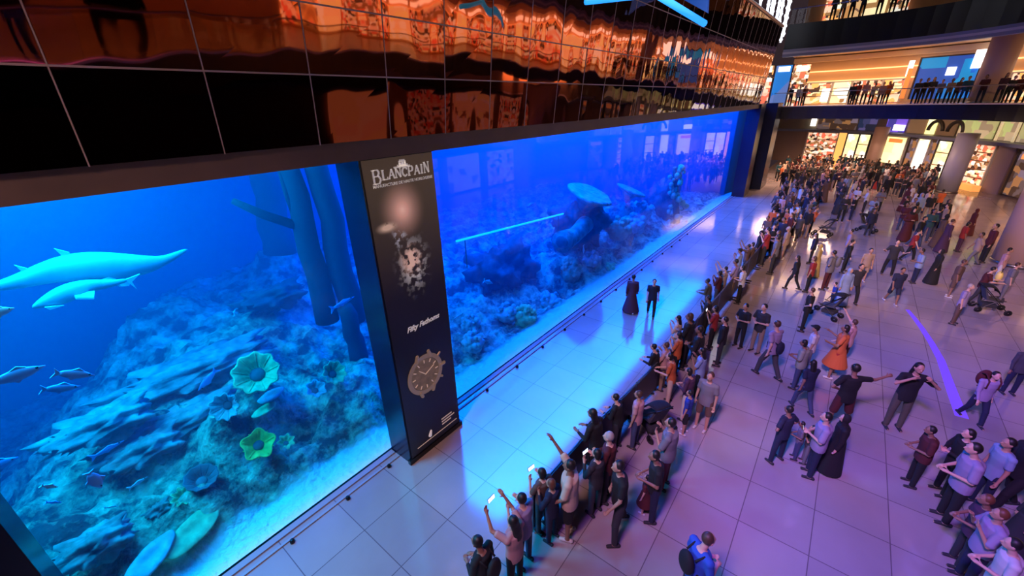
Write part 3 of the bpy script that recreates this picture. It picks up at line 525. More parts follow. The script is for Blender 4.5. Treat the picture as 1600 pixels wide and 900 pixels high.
tag(balu(Z2, 0), 'glass balustrade with steel handrail along the lit middle gallery', 'balustrade'); tag(balu(Z3, 0), 'glass balustrade along the dark upper gallery at the top', 'balustrade')
# back walls of the galleries with lit coves
def wallline(name, pl, z0, z1, m, t=.3):
    B = MB()
    for a, c in zip(pl, pl[1:]): B.wallseg(a, c, z0, z1, t)
    return struct(B.build(name, m))
wallline('wall_gallery', BACK, Z2, Z3b-.15, M_cream); wallline('wall_upper', BACK, Z3, 18, mat('upper_wall', (.35, .22, .13), .6))
M_cove = mat('cove_glow', (1, .6, .3), .5, emit=(1, .52, .22), es=1.6)
for z in (8.9, 9.8): wallline('trim_9', offset(BACK, -.25), z, z+.10, M_cove, .2)
wallline('trim_10', offset(BACK, -.9), 10.7, 11.1, mat('bulkhead', (.9, .66, .4), .6), .8)
# ground floor: far facade line (storefronts) behind the round columns
GF = smooth([(66, 1), (65.5, -3), (62.5, -9), (57, -13.5), (51, -17), (44, -19.5), (34, -21.5), (20, -23), (0, -23), (-10, -22)], 1)
wallline('wall_far', offset(GF, .4), 0, 3.8, mat('shop_wall', (.30, .20, .15), .6)); slab('trim_11', offset(GF, -1.2), offset(GF, .5), 3.7, 3.95, mat('ledge_trim', (.20, .22, .34), .4))
slab('trim_12', offset(GF, -.1), offset(GF, .5), 3.95, Z2b, mat('mezz_wall', (.30, .24, .16), .5))
struct(MB().box((55, -14, Z2b), (80, 2, Z2b+.3)).build('ceiling_ground', M_ceil))
def facehit(px, py, pl):
    """where the sight line through a picture point meets the vertical facade over polyline pl"""
    d = ray(px, py); best = None
    for a, c in zip(pl, pl[1:]):
        ax, ay = a; ex, ey = c[0]-ax, c[1]-ay; den = d.x*(-ey)+d.y*ex
        if abs(den) < 1e-9: continue
        rx, ry = ax-CAM.x, ay-CAM.y; t = (rx*(-ey)+ry*ex)/den; u = (d.x*ry-d.y*rx)/den
        if t > 0 and -1e-6 <= u <= 1+1e-6:
            if best is None or t < best[0]: best = (t, CAM+d*t, Vector((ex, ey)).normalized())
    return best
def frontage(name, px0, px1, py, z0, z1, m, label, cat, pl=GF, out=.12, th=.1, frame=None, sign=None, group=None, shelves=0):
    h0, h1 = facehit(px0, py, pl), facehit(px1, py, pl)
    if not h0 or not h1: return None
    p, q = h0[1].xy, h1[1].xy; t = (q-p).normalized(); nn = Vector((-t.y, t.x)); L_ = (q-p).length; mid = (p+q)/2-nn*out
    o = empty(name, (mid.x, mid.y, 0)); ang = math.atan2(t.y, t.x); o.rotation_euler = (0, 0, ang)
    MB().box((-L_/2, -th, z0), (L_/2, 0, z1)).build('lit_window' if cat == 'shop window' else 'panel', m, o)
    if frame:
        B = MB()
        for x in [-L_/2, L_/2]: B.box((x-.06, -th-.08, z0), (x+.06, .0, z1))
        B.box((-L_/2, -th-.08, z1-.1), (L_/2, 0, z1)); B.build('frame', frame, o)
    if sign: MB().box((-L_*.3, -th-.14, z1-.62), (L_*.3, -th-.02, z1-.25)).build('sign', sign, o)
    if shelves:
        B = MB()
        for k in range(shelves): zz = z0+(z1-z0)*(k+1)/(shelves+1); B.box((-L_/2+.1, -th-.25, zz), (L_/2-.1, -th, zz+.05))
        B.build('shelf', mat('shelf_wood', (.3, .15, .07), .5), o)
    return tag(o, label, cat, group)
OR, CR2, RD, WH, DK, BR, YE, GN, PU = (1, .42, .12), (1, .78, .42), (.9, .16, .08), (1, .93, .8), (.06, .03, .02), (.35, .16, .06), (1, .88, .35), (.5, .55, .2), (.22, .12, .8)
fr = mat('shop_frame', (.75, .7, .65), .4); frd = mat('shop_frame_dark', (.06, .05, .05), .4)
signw = mat('sign_glow', (1, .95, .9), .5, emit=(1, .95, .9), es=2.2); signr = mat('sign_red', (.9, .2, .05), .5, emit=(.95, .18, .04), es=1.3); signp = mat('sign_orange', (.9, .35, .1), .5, emit=(.9, .32, .1), es=.9)
g1 = goods('goods_warm', [OR, CR2, RD, BR, (1, .6, .4), DK, CR2, (.9, .45, .3), WH], (2.2, 2.2, 3), 1.25)
g2 = goods('goods_cream', [CR2, WH, (1, .7, .4), CR2, BR, YE], (1.2, 1.2, 1.6), 1.3); g3 = goods('goods_yellow', [YE, (1, .92, .5), YE, CR2, YE], (.7, .7, .9), 1.35)
g4 = goods('goods_dark', [DK, (.12, .08, .08), BR, DK, (.2, .15, .2)], (1.5, 1.5, 2), .8); g5 = goods('goods_mix', [(1, .62, .45), RD, WH, CR2, BR, (.95, .5, .3), DK], (3, 3, 4), 1.0)
g6 = goods('goods_green', [(.45, .42, .18), GN, (.55, .42, .25), (.62, .55, .28), (.35, .25, .15)], (1, 1, 1), .75); g7 = goods('glass_navy', [(.02, .03, .08), (.05, .05, .14), (.02, .02, .04), (.10, .08, .22)], (1, 1, 1), .8)
frontage('storefront', 1207, 1262, 215, .2, 3.65, g1, 'busy warm shop front crammed with red and orange goods at the far left', 'shop window', frame=fr, shelves=3)
frontage('storefront', 1263, 1311, 215, .2, 3.65, g5, 'pinkish shop front of small goods beside the orange pilaster', 'shop window', frame=fr, shelves=3)
frontage('pilaster', 1312, 1323, 215, 0, 3.7, mat('orange_glow', (1, .5, .15), .5, emit=(1, .42, .10), es=1.3), 'glowing orange pilaster between two far shop fronts', 'pilaster')
frontage('storefront', 1324, 1343, 220, .2, 3.65, g2, 'narrow cream shop front right of the orange pilaster', 'shop window', frame=frd)
frontage('storefront', 1344, 1362, 220, .2, 3.65, g2, 'cream shop front just left of the first round column', 'shop window', frame=frd, shelves=2)
frontage('storefront', 1384, 1418, 230, .9, 3.6, g3, 'bright yellow shop front with a small red sign', 'shop window', frame=fr, sign=signr)
frontage('storefront', 1419, 1432, 240, .2, 3.6, g4, 'dark doorway between the yellow and white shop fronts', 'shop window', frame=frd)
frontage('storefront', 1433, 1452, 240, .3, 3.6, goods('goods_white', [WH, (1, .97, .92), WH, YE], (.8, .8, 1), 1.9), 'brilliant white lit shop front', 'shop window', frame=fr)
frontage('storefront', 1454, 1462, 240, .2, 3.6, g4, 'thin brown panel right of the white shop front', 'shop window')
frontage('storefront', 1463, 1486, 245, .3, 3.6, g2, 'cream shop front left of the big blue-grey column', 'shop window', frame=frd, shelves=2)
frontage('storefront', 1513, 1549, 262, .25, 3.6, g5, 'shop front stacked with pale boxes above an orange floor mat', 'shop window', frame=fr, shelves=4)
frontage('wall_panel', 1550, 1577, 270, 0, 3.7, mat('mauve_panel', (.28, .20, .24), .5), 'plain mauve wall panel between two shops at the right', 'wall panel')
frontage('storefront', 1579, 1625, 285, .2, 3.5, g4, 'dark shop front with an orange sign at the right edge', 'shop window', frame=frd, sign=signp)
frontage('mat_block', 1516, 1545, 292, .0, .45, mat('orange_counter', (1, .5, .15), .5, emit=(1, .42, .1), es=.7), 'low glowing orange block standing in for the floor mat before the pale boxes', 'counter', out=.5, th=.6)  # glowing block added in place of an orange floor mat, not a counter
# mezzanine glazing
MZ = offset(GF, -.1)
for a in ((1207, 1272, 170, 'dim', g4, 'dark mezzanine window at the far left above the trim'), (1281, 1343, 185, 'dim', g4, 'dark mezzanine window cluttered with shapes'), (1344, 1372, 192, 'n', g7, 'navy mezzanine window left of the violet one'),
          (1388, 1418, 196, 'p', goods('violet_sign', [(.10, .05, .55), (.2, .1, .7), (.06, .05, .3)], (.8, .8, .8), .9), 'violet mezzanine window with a small white sign'), (1420, 1447, 205, 'b', mat('brown_drape', (.35, .22, .12), .7, emit=(.35, .2, .1), es=.3), 'brown draped mezzanine window'),
          (1449, 1463, 205, 'c', g3, 'bright cream strip in the mezzanine glazing'), (1464, 1493, 212, 'b2', mat('brown_arch', (.20, .11, .06), .7, emit=(.3, .16, .08), es=.3), 'brown mezzanine window with two dark arches'), (1495, 1552, 220, 'g', g6, 'greenish mezzanine window full of goods'),
          (1557, 1580, 232, 'g2', g6, 'tan mezzanine window between two pale posts'), (1584, 1625, 240, 'g3', g6, 'greenish tan mezzanine window at the right edge')):
    o = frontage('mezzanine_window', a[0], a[1], a[2], 4.0, 5.6, a[4], a[5], 'window', pl=MZ)
    if a[3] == 'p': MB().box((-.1, -.2, 4.15), (1.1, -.11, 4.7)).build('sign', signw, o)
    if a[3] == 'b2':
        for sx in (-1.0, 1.0):
            MB().tube([(sx+.75*math.cos(t), -.14, 4.35+.85*math.sin(t)) for t in [math.pi*k/12 for k in range(13)]], .16, 8).build('arch', frd, o, True)
for px in (1554, 1582): frontage('mezzanine_post', px-1.5, px+1.5, 235, 3.95, 5.65, mat('pale_post', (.9, .75, .5), .5, emit=(.9, .7, .4), es=.5), 'pale upright post in the greenish glazing, '+('left' if px < 1560 else 'right')+' one of two', 'post', pl=MZ, out=.2)
frontage('lit_sign', 1271, 1279, 184, 4.3, 5.2, signw, 'small square white lit sign under the black gallery edge', 'sign', pl=MZ, out=.25)
# round columns
def column(bx, by, r, z1, m, label, z0=0, P=None):
    P = P or flo(bx, by, z0); o = empty('round_column', (P.x, P.y, z0)); MB().lathe([(0, 0), (r, 0), (r, z1-z0), (0, z1-z0)], 32).build('shaft', m, o, True); MB().lathe([(0, 0), (r+.05, 0), (r+.05, .12), (r, .14)], 32).build('base_ring', M_rail, o, True)
    return tag(o, label, 'column')
M_colb = mat('column_plaster_blue', (.36, .36, .48), .4)
column(1358, 268, .62, 4.5, M_col, 'slim round column between the yellow and cream shop fronts'); column(1478, 300, .66, 4.6, M_colb, 'stout blue-grey round column left of the stacked boxes'); column(1592, 412, .95, Z2b, M_col, 'wide round column cut by the right edge of the picture')
def gcol(px, py, r, lb):
    p = flo(px, py, Z2); column(0, 0, r, Z3b-.15, M_col, lb, Z2, p)
gcol(1401, 157, .65, 'pale round column on the middle gallery left of the blue screen'); 
for px, lb in ((1558, 'thick pinkish round column on the middle gallery right of the blue screen'),):
    h = facehit(px, 105, offset(EDGE, 2.5)); column(0, 0, .8, Z3b-.15, M_col, lb, Z2, Vector((h[1].x, h[1].y, Z2)))
# middle gallery shops, screen and signs
BK = offset(BACK, -.1)
scr = goods('blue_screen', [(.01, .12, .55), (.02, .2, .65), (.02, .08, .4), (.12, .2, .5), (.01, .25, .6)], (.45, .45, .35), .8)
frontage('video_screen', 1436, 1532, 110, Z2+.3, 10.4, scr, 'large blue advertising screen with a white mark on the middle gallery', 'screen', pl=offset(BACK, -1.2), frame=frd)
o = frontage('lit_sign', 1486, 1500, 95, 8.9, 9.5, signw, 'white glowing mark on the blue screen', 'sign', pl=offset(BACK, -1.4))
frontage('lit_sign', 1531, 1566, 72, 9.3, 10.6, signw, 'big white glowing sign right of the blue screen', 'sign', pl=offset(BACK, -1.4)); frontage('lit_sign', 1424, 1432, 92, 9.0, 10.2, signw, 'slanted white sign left of the blue screen', 'sign', pl=offset(BACK, -1.4))
frontage('shop_banner', 1417, 1424, 120, Z2+.4, 9.6, signr, 'tall red banner beside the pale gallery column', 'banner', pl=offset(BACK, -1.6))
for a in ((1262, 1300, 'goods-filled cream gallery shop at the left'), (1302, 1330, 'bright cream gallery shop with a white panel'), (1332, 1378, 'reddish gallery shop left of the pale column'), (1380, 1412, 'cream gallery shop behind the pale column'), (1538, 1570, 'yellow lit gallery wall right of the blue screen'), (1577, 1640, 'amber gallery shop at the right edge')):
    frontage('gallery_shop', a[0], a[1], 135, Z2+.1, 8.9, {1332: g5, 1302: g2, 1538: g3}.get(a[0], g1), a[2], 'shop window', pl=BK, frame=fr, shelves=2)
frontage('lit_sign', 1284, 1296, 146, Z2+.3, Z2+1.4, signw, 'white lit panel low on the middle gallery', 'sign', pl=offset(EDGE, 6))
# shops on the near side, seen in the copper mirror and the panes
NG = GF[8:]
for i, x in enumerate(range(34, 16, -5)):
    y = -21.3 if x > 20 else -22.8; y = -21.5-(34-x)*.1 if x > 20 else -22.9
    o = empty('storefront', (x, y+.25, 0)); MB().box((-2.1, 0, .2), (2.1, .1, 3.5)).build('lit_window', [g1, g2, g5, g3][i % 4], o); MB().box((-2.2, -.05, 3.5), (2.2, .15, 3.65)).build('frame', fr, o)
    tag(o, 'lit shop front on the viewer side of the hall, seen only in reflection', 'shop window', 'near side shop fronts')
for i, k in enumerate(range(12, len(BACK)-1)):
    p, q = Vector(BACK[k]), Vector(BACK[k+1]); c = (p+q)/2; t = (q-p).normalized(); nn = Vector((-t.y, t.x))
    if (q-p).length < 1.0 or c.x < 17: continue
    for zb, mm_ in ((Z2, [g1, g5, g2][i % 3]), (Z3, [g5, g1, g3][i % 3])):
        o = empty('gallery_shop', (c.x-nn.x*.15, c.y-nn.y*.15, zb)); o.rotation_euler = (0, 0, math.atan2(t.y, t.x)); l = (q-p).length*.42
        MB().box((-l, -.1, .2), (l, .0, 3.0)).build('lit_window', mm_, o); MB().box((-l*.8, -.22, 3.2), (l*.8, -.1, 3.5)).build('sign', signw, o)
        tag(o, 'lit gallery shop on the viewer side, seen only in the copper mirror', 'shop window', 'near side gallery shops')
# upper gallery (dark band) shops
for i, (a, b2) in enumerate(((1290, 1318), (1322, 1345), (1350, 1385), (1390, 1420))):
    frontage('upper_shop', a, b2, 10, Z3+.1, 17, [g1, goods('goods_amber', [(1, .55, .25), (.8, .35, .12), (.3, .15, .1)], (.8, .8, 1), .8), g2, g5][i], ['amber upper shop nearest the hanging lights', 'cream upper shop second from the hanging lights', 'warm upper shop third from the hanging lights', 'mixed upper shop fourth from the hanging lights'][i], 'shop window', pl=BK)
# tall lit shops behind the hanging lights, beyond the mirror
for i, (px, lb) in enumerate(((1196, 'left'), (1224, 'middle'), (1250, 'right'))):
    p = flo(px, 150, Z2)
    o = empty('gallery_kiosk', (47.5+i*.8, .6-1.3*i, Z2)); o.rotation_euler = (0, 0, -1.3); MB().box((-.6, -.2, 0), (.6, .2, 3.4)).build('lit_panel', [g1, scr, g5][i], o); MB().box((-.45, -.26, 2.9), (.45, -.2, 3.3)).build('sign', signw, o)
    tag(o, lb+' one of three tall lit kiosks where the mirror wall ends', 'kiosk')
# hanging strands of light and blue bars
M_str = mat('strand_glow', (.9, .9, 1), .4, emit=(.85, .88, 1), es=1.6)
for i, (px, py) in enumerate(((1179, 55), (1189, 60), (1193, 63), (1199, 60), (1206, 58), (1207, 70), (1212, 64), (1218, 66), (1221, 56))):
    d = ray(px, py); t = 40/d.x; p = CAM+d*t; B = MB(); hh = 7; B.tube([(0, 0, 0), (0, 0, hh)], .09 if i < 5 else .06, 6)
    for k in range(14): B.ball((0, 0, .2+k*.5), .13, 6, 4)
    o = B.build('light_strand', M_str); o.location = p; o.location.x += (i % 3)*.4; tag(o, 'one of the white hanging light strands beside the end of the mirror wall', 'hanging light', 'hanging light strands')
M_bl = mat('blue_tube', (.05, .4, 1), .4, emit=(.02, .32, 1), es=1.3); M_cy = mat('cyan_tube', (.05, .5, .7), .4, emit=(.02, .42, .62), es=1)
def bar(a, c, x0, x1, r, m, label, name='blue_light_bar', cat='light bar'):
    d = ray(*a); p = CAM+d*(x0/d.x); d = ray(*c); q = CAM+d*(x1/d.x); o = MB().tube([p, q], r, 8).build(name, m, smooth=True); return tag(o, label, cat)
bar((915, 3), (1000, -6), 8, 9.3, .05, M_bl, 'level blue light bar at the top in front of the mirror wall'); bar((1020, -12), (1101, 37), 9.5, 11, .07, M_bl, 'slanting blue light bar at the top in front of the mirror wall')
bar((1168, -60), (1148, 47), 30, 30, .10, M_cy, 'thin cyan hanging tube left of the white strands')
d = ray(1105, 20); p = CAM+d*(16/d.x); d = ray(1060, -5); q = CAM+d*(16/d.x); d = ray(1108, -30); r_ = CAM+d*(16/d.x)
B = MB(); B.add([p, q, r_, p+Vector((.15, 0, 0)), q+Vector((.15, 0, 0)), r_+Vector((.15, 0, 0))], [(0, 1, 2), (5, 4, 3), (0, 3, 4, 1), (1, 4, 5, 2), (2, 5, 3, 0)])
tag(B.build('blue_hanging_panel', mat('blue_panel', (.01, .10, .4), .4, emit=(.005, .06, .35), es=.8)), 'dark blue hanging panel above the slanting blue bar', 'hanging panel')
# violet beam on the plaza floor, imitated by a thin glowing strip
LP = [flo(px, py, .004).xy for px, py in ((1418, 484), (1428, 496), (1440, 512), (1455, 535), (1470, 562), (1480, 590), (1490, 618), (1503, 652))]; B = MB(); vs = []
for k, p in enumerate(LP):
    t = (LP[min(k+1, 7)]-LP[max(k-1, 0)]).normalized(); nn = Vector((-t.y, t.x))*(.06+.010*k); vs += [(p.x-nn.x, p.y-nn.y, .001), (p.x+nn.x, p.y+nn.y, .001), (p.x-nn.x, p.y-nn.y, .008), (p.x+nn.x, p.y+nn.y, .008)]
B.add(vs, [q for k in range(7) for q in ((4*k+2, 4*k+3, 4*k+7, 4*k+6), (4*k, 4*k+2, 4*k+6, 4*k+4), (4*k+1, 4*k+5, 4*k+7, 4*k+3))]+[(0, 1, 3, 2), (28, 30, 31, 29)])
tag(B.build('floor_beam_streak', mat('violet_beam_glow', (.08, .03, .4), .4, emit=(.13, .05, .72), es=1)), 'curved violet streak of beam light across the plaza, added as a glowing band', 'light streak')
# barrier between walkway and plaza
BAR = [(4.3, -4.02), (6.6, -4.1), (8.6, -4.25), (10.5, -4.4), (13, -4.5), (15.5, -4.6), (20, -4.75), (26, -4.9), (33, -5.0)]
seg = []
for a, c in zip(BAR, BAR[1:]):
    a, c = Vector(a), Vector(c); k = max(1, round((c-a).length/2.1)); seg += [(a.lerp(c, i/k), a.lerp(c, (i+1)/k)) for i in range(k)]
for i, (a, c) in enumerate(seg):
    L_ = (c-a).length; mid = (a+c)/2; o = empty('crowd_barrier', (mid.x, mid.y, 0)); o.rotation_euler = (0, 0, math.atan2((c-a).y, (c-a).x)); h_ = L_/2-.03
    MB().box((-h_+.03, -.015, .12), (h_-.03, .015, 1.02)).build('panel', M_barrier, o); MB().tube([(-h_, 0, .05), (-h_, 0, 1.08), (h_, 0, 1.08), (h_, 0, .05)], .022, 6).build('frame', M_rail, o)
    for sx in (-h_+.1, h_-.1): MB().box((sx-.03, -.25, 0), (sx+.03, .25, .04)).build('foot', M_dark, o)
    tag(o, ['grey crowd barrier panel at the near end of the row', 'second grey barrier panel from the near end'][i] if i < 2 else 'grey panel in the long row of barriers along the blue walkway', 'barrier', None if i < 2 else 'crowd barriers')
# ------------------------------------------------------------------ people
def remesh(B, vox, name, sm=2):
    me = B.mesh('tmp'); o = bpy.data.objects.new('tmp', me); S.collection.objects.link(o)
    r = o.modifiers.new('r', 'REMESH'); r.mode = 'VOXEL'; r.voxel_size = vox; r.use_smooth_shade = True
    if sm: q = o.modifiers.new('s', 'SMOOTH'); q.iterations = sm; q.factor = .5
    dg = bpy.context.evaluated_depsgraph_get(); dg.update(); me2 = bpy.data.meshes.new_from_object(o.evaluated_get(dg)); me2.name = name
    bpy.data.objects.remove(o); bpy.data.meshes.remove(me); me2.materials.append(M_dark); return me2
V = Vector
# directions: (thighL, shinL, thighR, shinR, upperL, foreL, upperR, foreR, torso lean, head pitch); facing +x, left = +y
ST = ((.0, .06, -1), (0, 0, -1), (.0, -.06, -1), (0, 0, -1))
POSE = {
 'stand': ST+((0, .16, -1), (.2, .04, -1), (0, -.16, -1), (.2, -.04, -1), 0, .1),
 'phone': ST+((.30, .22, -.85), (.45, -.38, .80), (.30, -.22, -.85), (.45, .38, .80), .02, .05),
 'high': ST+((.7, .25, .35), (.5, -.2, .9), (.7, -.25, .35), (.5, .2, .9), 0, -.05),
 'look': ST+((.05, .22, -.95), (.75, -.50, -.05), (.05, -.22, -.95), (.75, .50, -.05), .03, .45),
 'walk': ((.42, .04, -1), (.15, 0, -1), (-.22, -.04, -1), (-.55, 0, -1), (-.35, .14, -1), (.1, .05, -1), (.3, -.14, -1), (.55, -.02, -1), .05, .1),
 'stride': ((.25, .30, -1), (.0, .12, -1), (-.25, -.30, -1), (-.3, -.12, -1), (.2, .3, -1), (.5, -.1, -.8), (-.1, -.3, -1), (.3, .0, -1), .06, .15),
 'hips': ((0, .14, -1), (0, .05, -1), (0, -.14, -1), (0, -.05, -1), (-.2, .75, -.8), (.35, -.75, -.45), (-.2, -.75, -.8), (.35, .75, -.45), 0, .1),
 'point': ((0, .16, -1), (0, .08, -1), (0, -.16, -1), (0, -.08, -1), (-.2, .75, -.8), (.35, -.75, -.45), (.15, -1, -.12), (.25, -1, .25), 0, .1),
 'spread': ((.1, .14, -1), (0, .05, -1), (-.1, -.14, -1), (0, -.05, -1), (.3, .45, -.7), (.7, .3, .35), (.3, -.45, -.7), (.7, -.2, .3), 0, 0),
 'wide': ((.1, .22, -1), (0, .1, -1), (-.1, -.3, -1), (0, -.15, -1), (.1, .9, -.3), (.2, .9, .05), (.1, -.5, -.8), (.3, -.3, -.8), .02, .1),
 'lean': ST+((.18, .18, -.95), (.80, -.30, -.05), (.18, -.18, -.95), (.80, .30, -.05), .14, .2),
 'fold': ST+((.2, .3, -1), (.65, -.75, .1), (.2, -.3, -1), (.65, .75, .1), 0, .1),
 'push': ((.3, .05, -1), (.1, 0, -1), (-.2, -.05, -1), (-.4, 0, -1), (.45, .1, -1), (.95, 0, .1), (.45, -.1, -1), (.95, 0, .1), .1, .2),
 'raise': ST+((.2, .2, -1), (.6, 0, -.5), (.6, -.25, .6), (.6, -.15, .75), .02, -.1),
 'elbows': ST+((.50, .50, -.30), (.20, -.75, .70), (.50, -.50, -.30), (.20, .75, .70), .02, .05),
}
def skel(pose):
    tl, sl, tr, sr, ul, fl, ur, fr_, lean, hp = POSE[pose]; n1 = lambda v: V(v).normalized()
    J = {}; J['pel'] = V((0, 0, .93))
    for s_, t, sh, k in ((1, tl, sl, 'L'), (-1, tr, sr, 'R')):
        h = J['pel']+V((0, .095*s_, -.03)); kn = h+n1(t)*.42; an_ = kn+n1(sh)*.41; J['hip'+k] = h; J['knee'+k] = kn; J['ank'+k] = an_
    low = min(J['ankL'].z, J['ankR'].z)-.075
    for k in J: J[k] = J[k]-V((0, 0, low))
    up = V((math.sin(lean), 0, math.cos(lean))); J['chest'] = J['pel']+up*.34; J['sh'] = J['pel']+up*.49; J['neck'] = J['sh']+V((.01+lean*.1, 0, .07))
    J['head'] = J['neck']+V((math.sin(hp+lean)*.10+.015, 0, .135))
    for s_, u, f, k in ((1, ul, fl, 'L'), (-1, ur, fr_, 'R')):
        p = J['sh']+V((0, .175*s_, -.03)); e = p+n1(u)*.28; w_ = e+n1(f)*.245; J['shl'+k] = p; J['elb'+k] = e; J['wri'+k] = w_; J['hd'+k] = n1(f)
    return J
def head_geo(B, J, hp):
    c = J['head']; B.ball(c, (.088, .073, .108), 20, 14); B.ball(c+V((.028, 0, -.055)), (.058, .052, .05), 14, 9); B.caps(c+V((.082, 0, .01)), c+V((.100, 0, -.022)), .009, .016, 8)
    for s_ in (-1, 1): B.ball(c+V((-.005, .076*s_, -.008)), (.020, .012, .030), 8, 6); B.ball(c+V((.070, .030*s_, .022)), (.018, .022, .010), 8, 6)
    B.ball(c+V((.083, 0, -.052)), (.012, .024, .009), 8, 6)
def hand_geo(B, w_, d, s_):
    d = d.normalized(); side = V((0, s_, 0)); side = (side-d*side.dot(d)); side = side.normalized() if side.length > .2 else V((0, 0, 1)); pn = d.cross(side).normalized()
    B.caps(w_, w_+d*.075, .024, .034, 8)
    for i, (o_, l) in enumerate(((-.030, .058), (-.010, .070), (.011, .066), (.031, .052))):
        a = w_+d*.085+side*o_; b1 = a+d*l*.6+pn*.006; B.caps(a, b1, .0105, .010, 6); B.caps(b1, b1+(d*.8+pn*.55).normalized()*l*.6, .010, .0085, 6)
    t = w_+d*.035-side*.030; B.caps(t, t+(d*.8-side*.75).normalized()*.05, .013, .011, 6)
def body_mesh(pose):
    J = skel(pose); B = MB(); hp = POSE[pose][9]; head_geo(B, J, hp); B.caps(J['sh'], J['head']-V((.01, 0, .05)), .055, .050, 12)
    B.tube([J['pel']-V((0, 0, .06)), J['pel'], J['pel'].lerp(J['chest'], .5), J['chest'], J['sh']-V((0, 0, .02)), J['sh']+V((0, 0, .03))], [.12, .145, .125, .15, .14, .07], 18, sc=(1.05, .72))
    for k, s_ in (('L', 1), ('R', -1)):
        B.caps(J['hip'+k], J['knee'+k], .082, .055, 12); B.caps(J['knee'+k], J['ank'+k], .054, .036, 12); B.caps(J['ank'+k]-V((.03, 0, .03)), J['ank'+k]+V((.12, 0, -.045)), .035, .027, 8)
        B.caps(J['sh']+V((0, .09*s_, -.02)), J['shl'+k], .058, .056, 10); B.caps(J['shl'+k], J['elb'+k], .050, .038, 10); B.caps(J['elb'+k], J['wri'+k], .038, .026, 10); hand_geo(B, J['wri'+k], J['hd'+k], s_)
    return remesh(B, .0105, 'body_'+pose, 1)
def torso_geo(B, J, g, zlow=-.10):
    B.tube([J['pel']+V((0, 0, zlow)), J['pel'], J['pel'].lerp(J['chest'], .5), J['chest'], J['sh']-V((0, 0, .02)), J['sh']+V((0, 0, .015))], [.155+g, .16+g, .145+g, .165+g, .15+g, .085+g*.5], 18, sc=(1.05, .76))
def garment(kind, pose):
    J = skel(pose); B = MB(); vox = .0135
    if kind in ('tee', 'shirt', 'loose'):
        g = .03 if kind == 'loose' else .012; torso_geo(B, J, g, -.13)
        for k, s_ in (('L', 1), ('R', -1)):
            B.caps(J['sh']+V((0, .09*s_, -.02)), J['shl'+k], .066+g*.3, .068+g*.3, 10)
            e = J['elb'+k] if kind == 'shirt' else J['shl'+k].lerp(J['elb'+k], .78 if kind == 'loose' else .62); B.caps(J['shl'+k], e, .064+g*.4, (.050 if kind == 'shirt' else .060)+g*.4, 10)
            if kind == 'shirt': B.caps(J['elb'+k], J['elb'+k].lerp(J['wri'+k], .93), .050, .036, 10)
    elif kind in ('trousers', 'shorts'):
        B.tube([J['pel']+V((0, 0, -.10)), J['pel']+V((0, 0, -.03)), J['pel']+V((0, 0, .06))], [.13, .160, .152], 16, sc=(1.04, .76))
        for k in 'LR':
            if kind == 'trousers': B.caps(J['hip'+k], J['knee'+k], .096, .070, 12); B.caps(J['knee'+k], J['knee'+k].lerp(J['ank'+k], .93), .069, .056, 12)
            else: B.caps(J['hip'+k], J['hip'+k].lerp(J['knee'+k], .85), .100, .086, 12)
    elif kind in ('robe', 'dress'):
        torso_geo(B, J, .025, -.05); m_ = (J['ankL']+J['ankR'])/2; zl = .05 if kind == 'robe' else .42; c0 = J['pel']; c1 = V((m_.x, m_.y, zl)); sp = (J['ankL']-J['ankR']).length
        B.tube([c0+V((0, 0, .05)), c0.lerp(c1, .35), c0.lerp(c1, .75), c1], [.165, .19+sp*.1, .215+sp*.22, .23+sp*.28], 20, sc=(.95, .95))
        for k, s_ in (('L', 1), ('R', -1)):
            B.caps(J['sh']+V((0, .09*s_, -.02)), J['shl'+k], .068, .07, 10); e = J['elb'+k] if kind == 'robe' else J['shl'+k].lerp(J['elb'+k], .6); B.caps(J['shl'+k], e, .068, .062, 10)
            if kind == 'robe': B.caps(J['elb'+k], J['elb'+k].lerp(J['wri'+k], .9), .06, .055, 10)
    elif kind == 'shoe':
        return None
    c = J['head']
    if kind in ('short', 'bob', 'long', 'scarf', 'cap', 'beard'):
        B.ball(c+V((-.020, 0, .024)), (.086, .084, .100), 18, 12); vox = .0125
        if kind in ('bob', 'long'): B.ball(c+V((-.045, 0, -.02)), (.062, .088, .11), 14, 9)
        if kind == 'long': B.tube([c+V((-.05, 0, -.02)), c+V((-.085, 0, -.16)), c+V((-.11, 0, -.30)), c+V((-.11, 0, -.40))], [.085, .088, .080, .04], 14, sc=(1, .62))
        if kind == 'scarf': B.ball(c+V((-.022, 0, .0)), (.098, .098, .125), 16, 10); B.tube([c+V((-.01, 0, -.06)), J['neck']+V((0, 0, -.02)), J['sh']+V((0, 0, -.06))], [.085, .10, .17], 16, sc=(1, .8))
        if kind == 'cap': B.ball(c+V((.02, 0, .07)), (.14, .10, .018), 14, 8); B.ball(c+V((-.01, 0, .08)), (.098, .09, .06), 14, 8)
    return remesh(B, vox, kind+'_'+pose, 2 if kind not in ('short', 'bob', 'long') else 1)
GC = {}
def gmesh(kind, pose):
    k = (kind, pose)
    if k not in GC: GC[k] = body_mesh(pose) if kind == 'body' else garment(kind, pose)
    return GC[k]
B = MB(); B.caps((-.05, 0, .04), (.13, 0, .032), .040, .034, 8); SHOE = remesh(B, .009, 'shoe', 1)
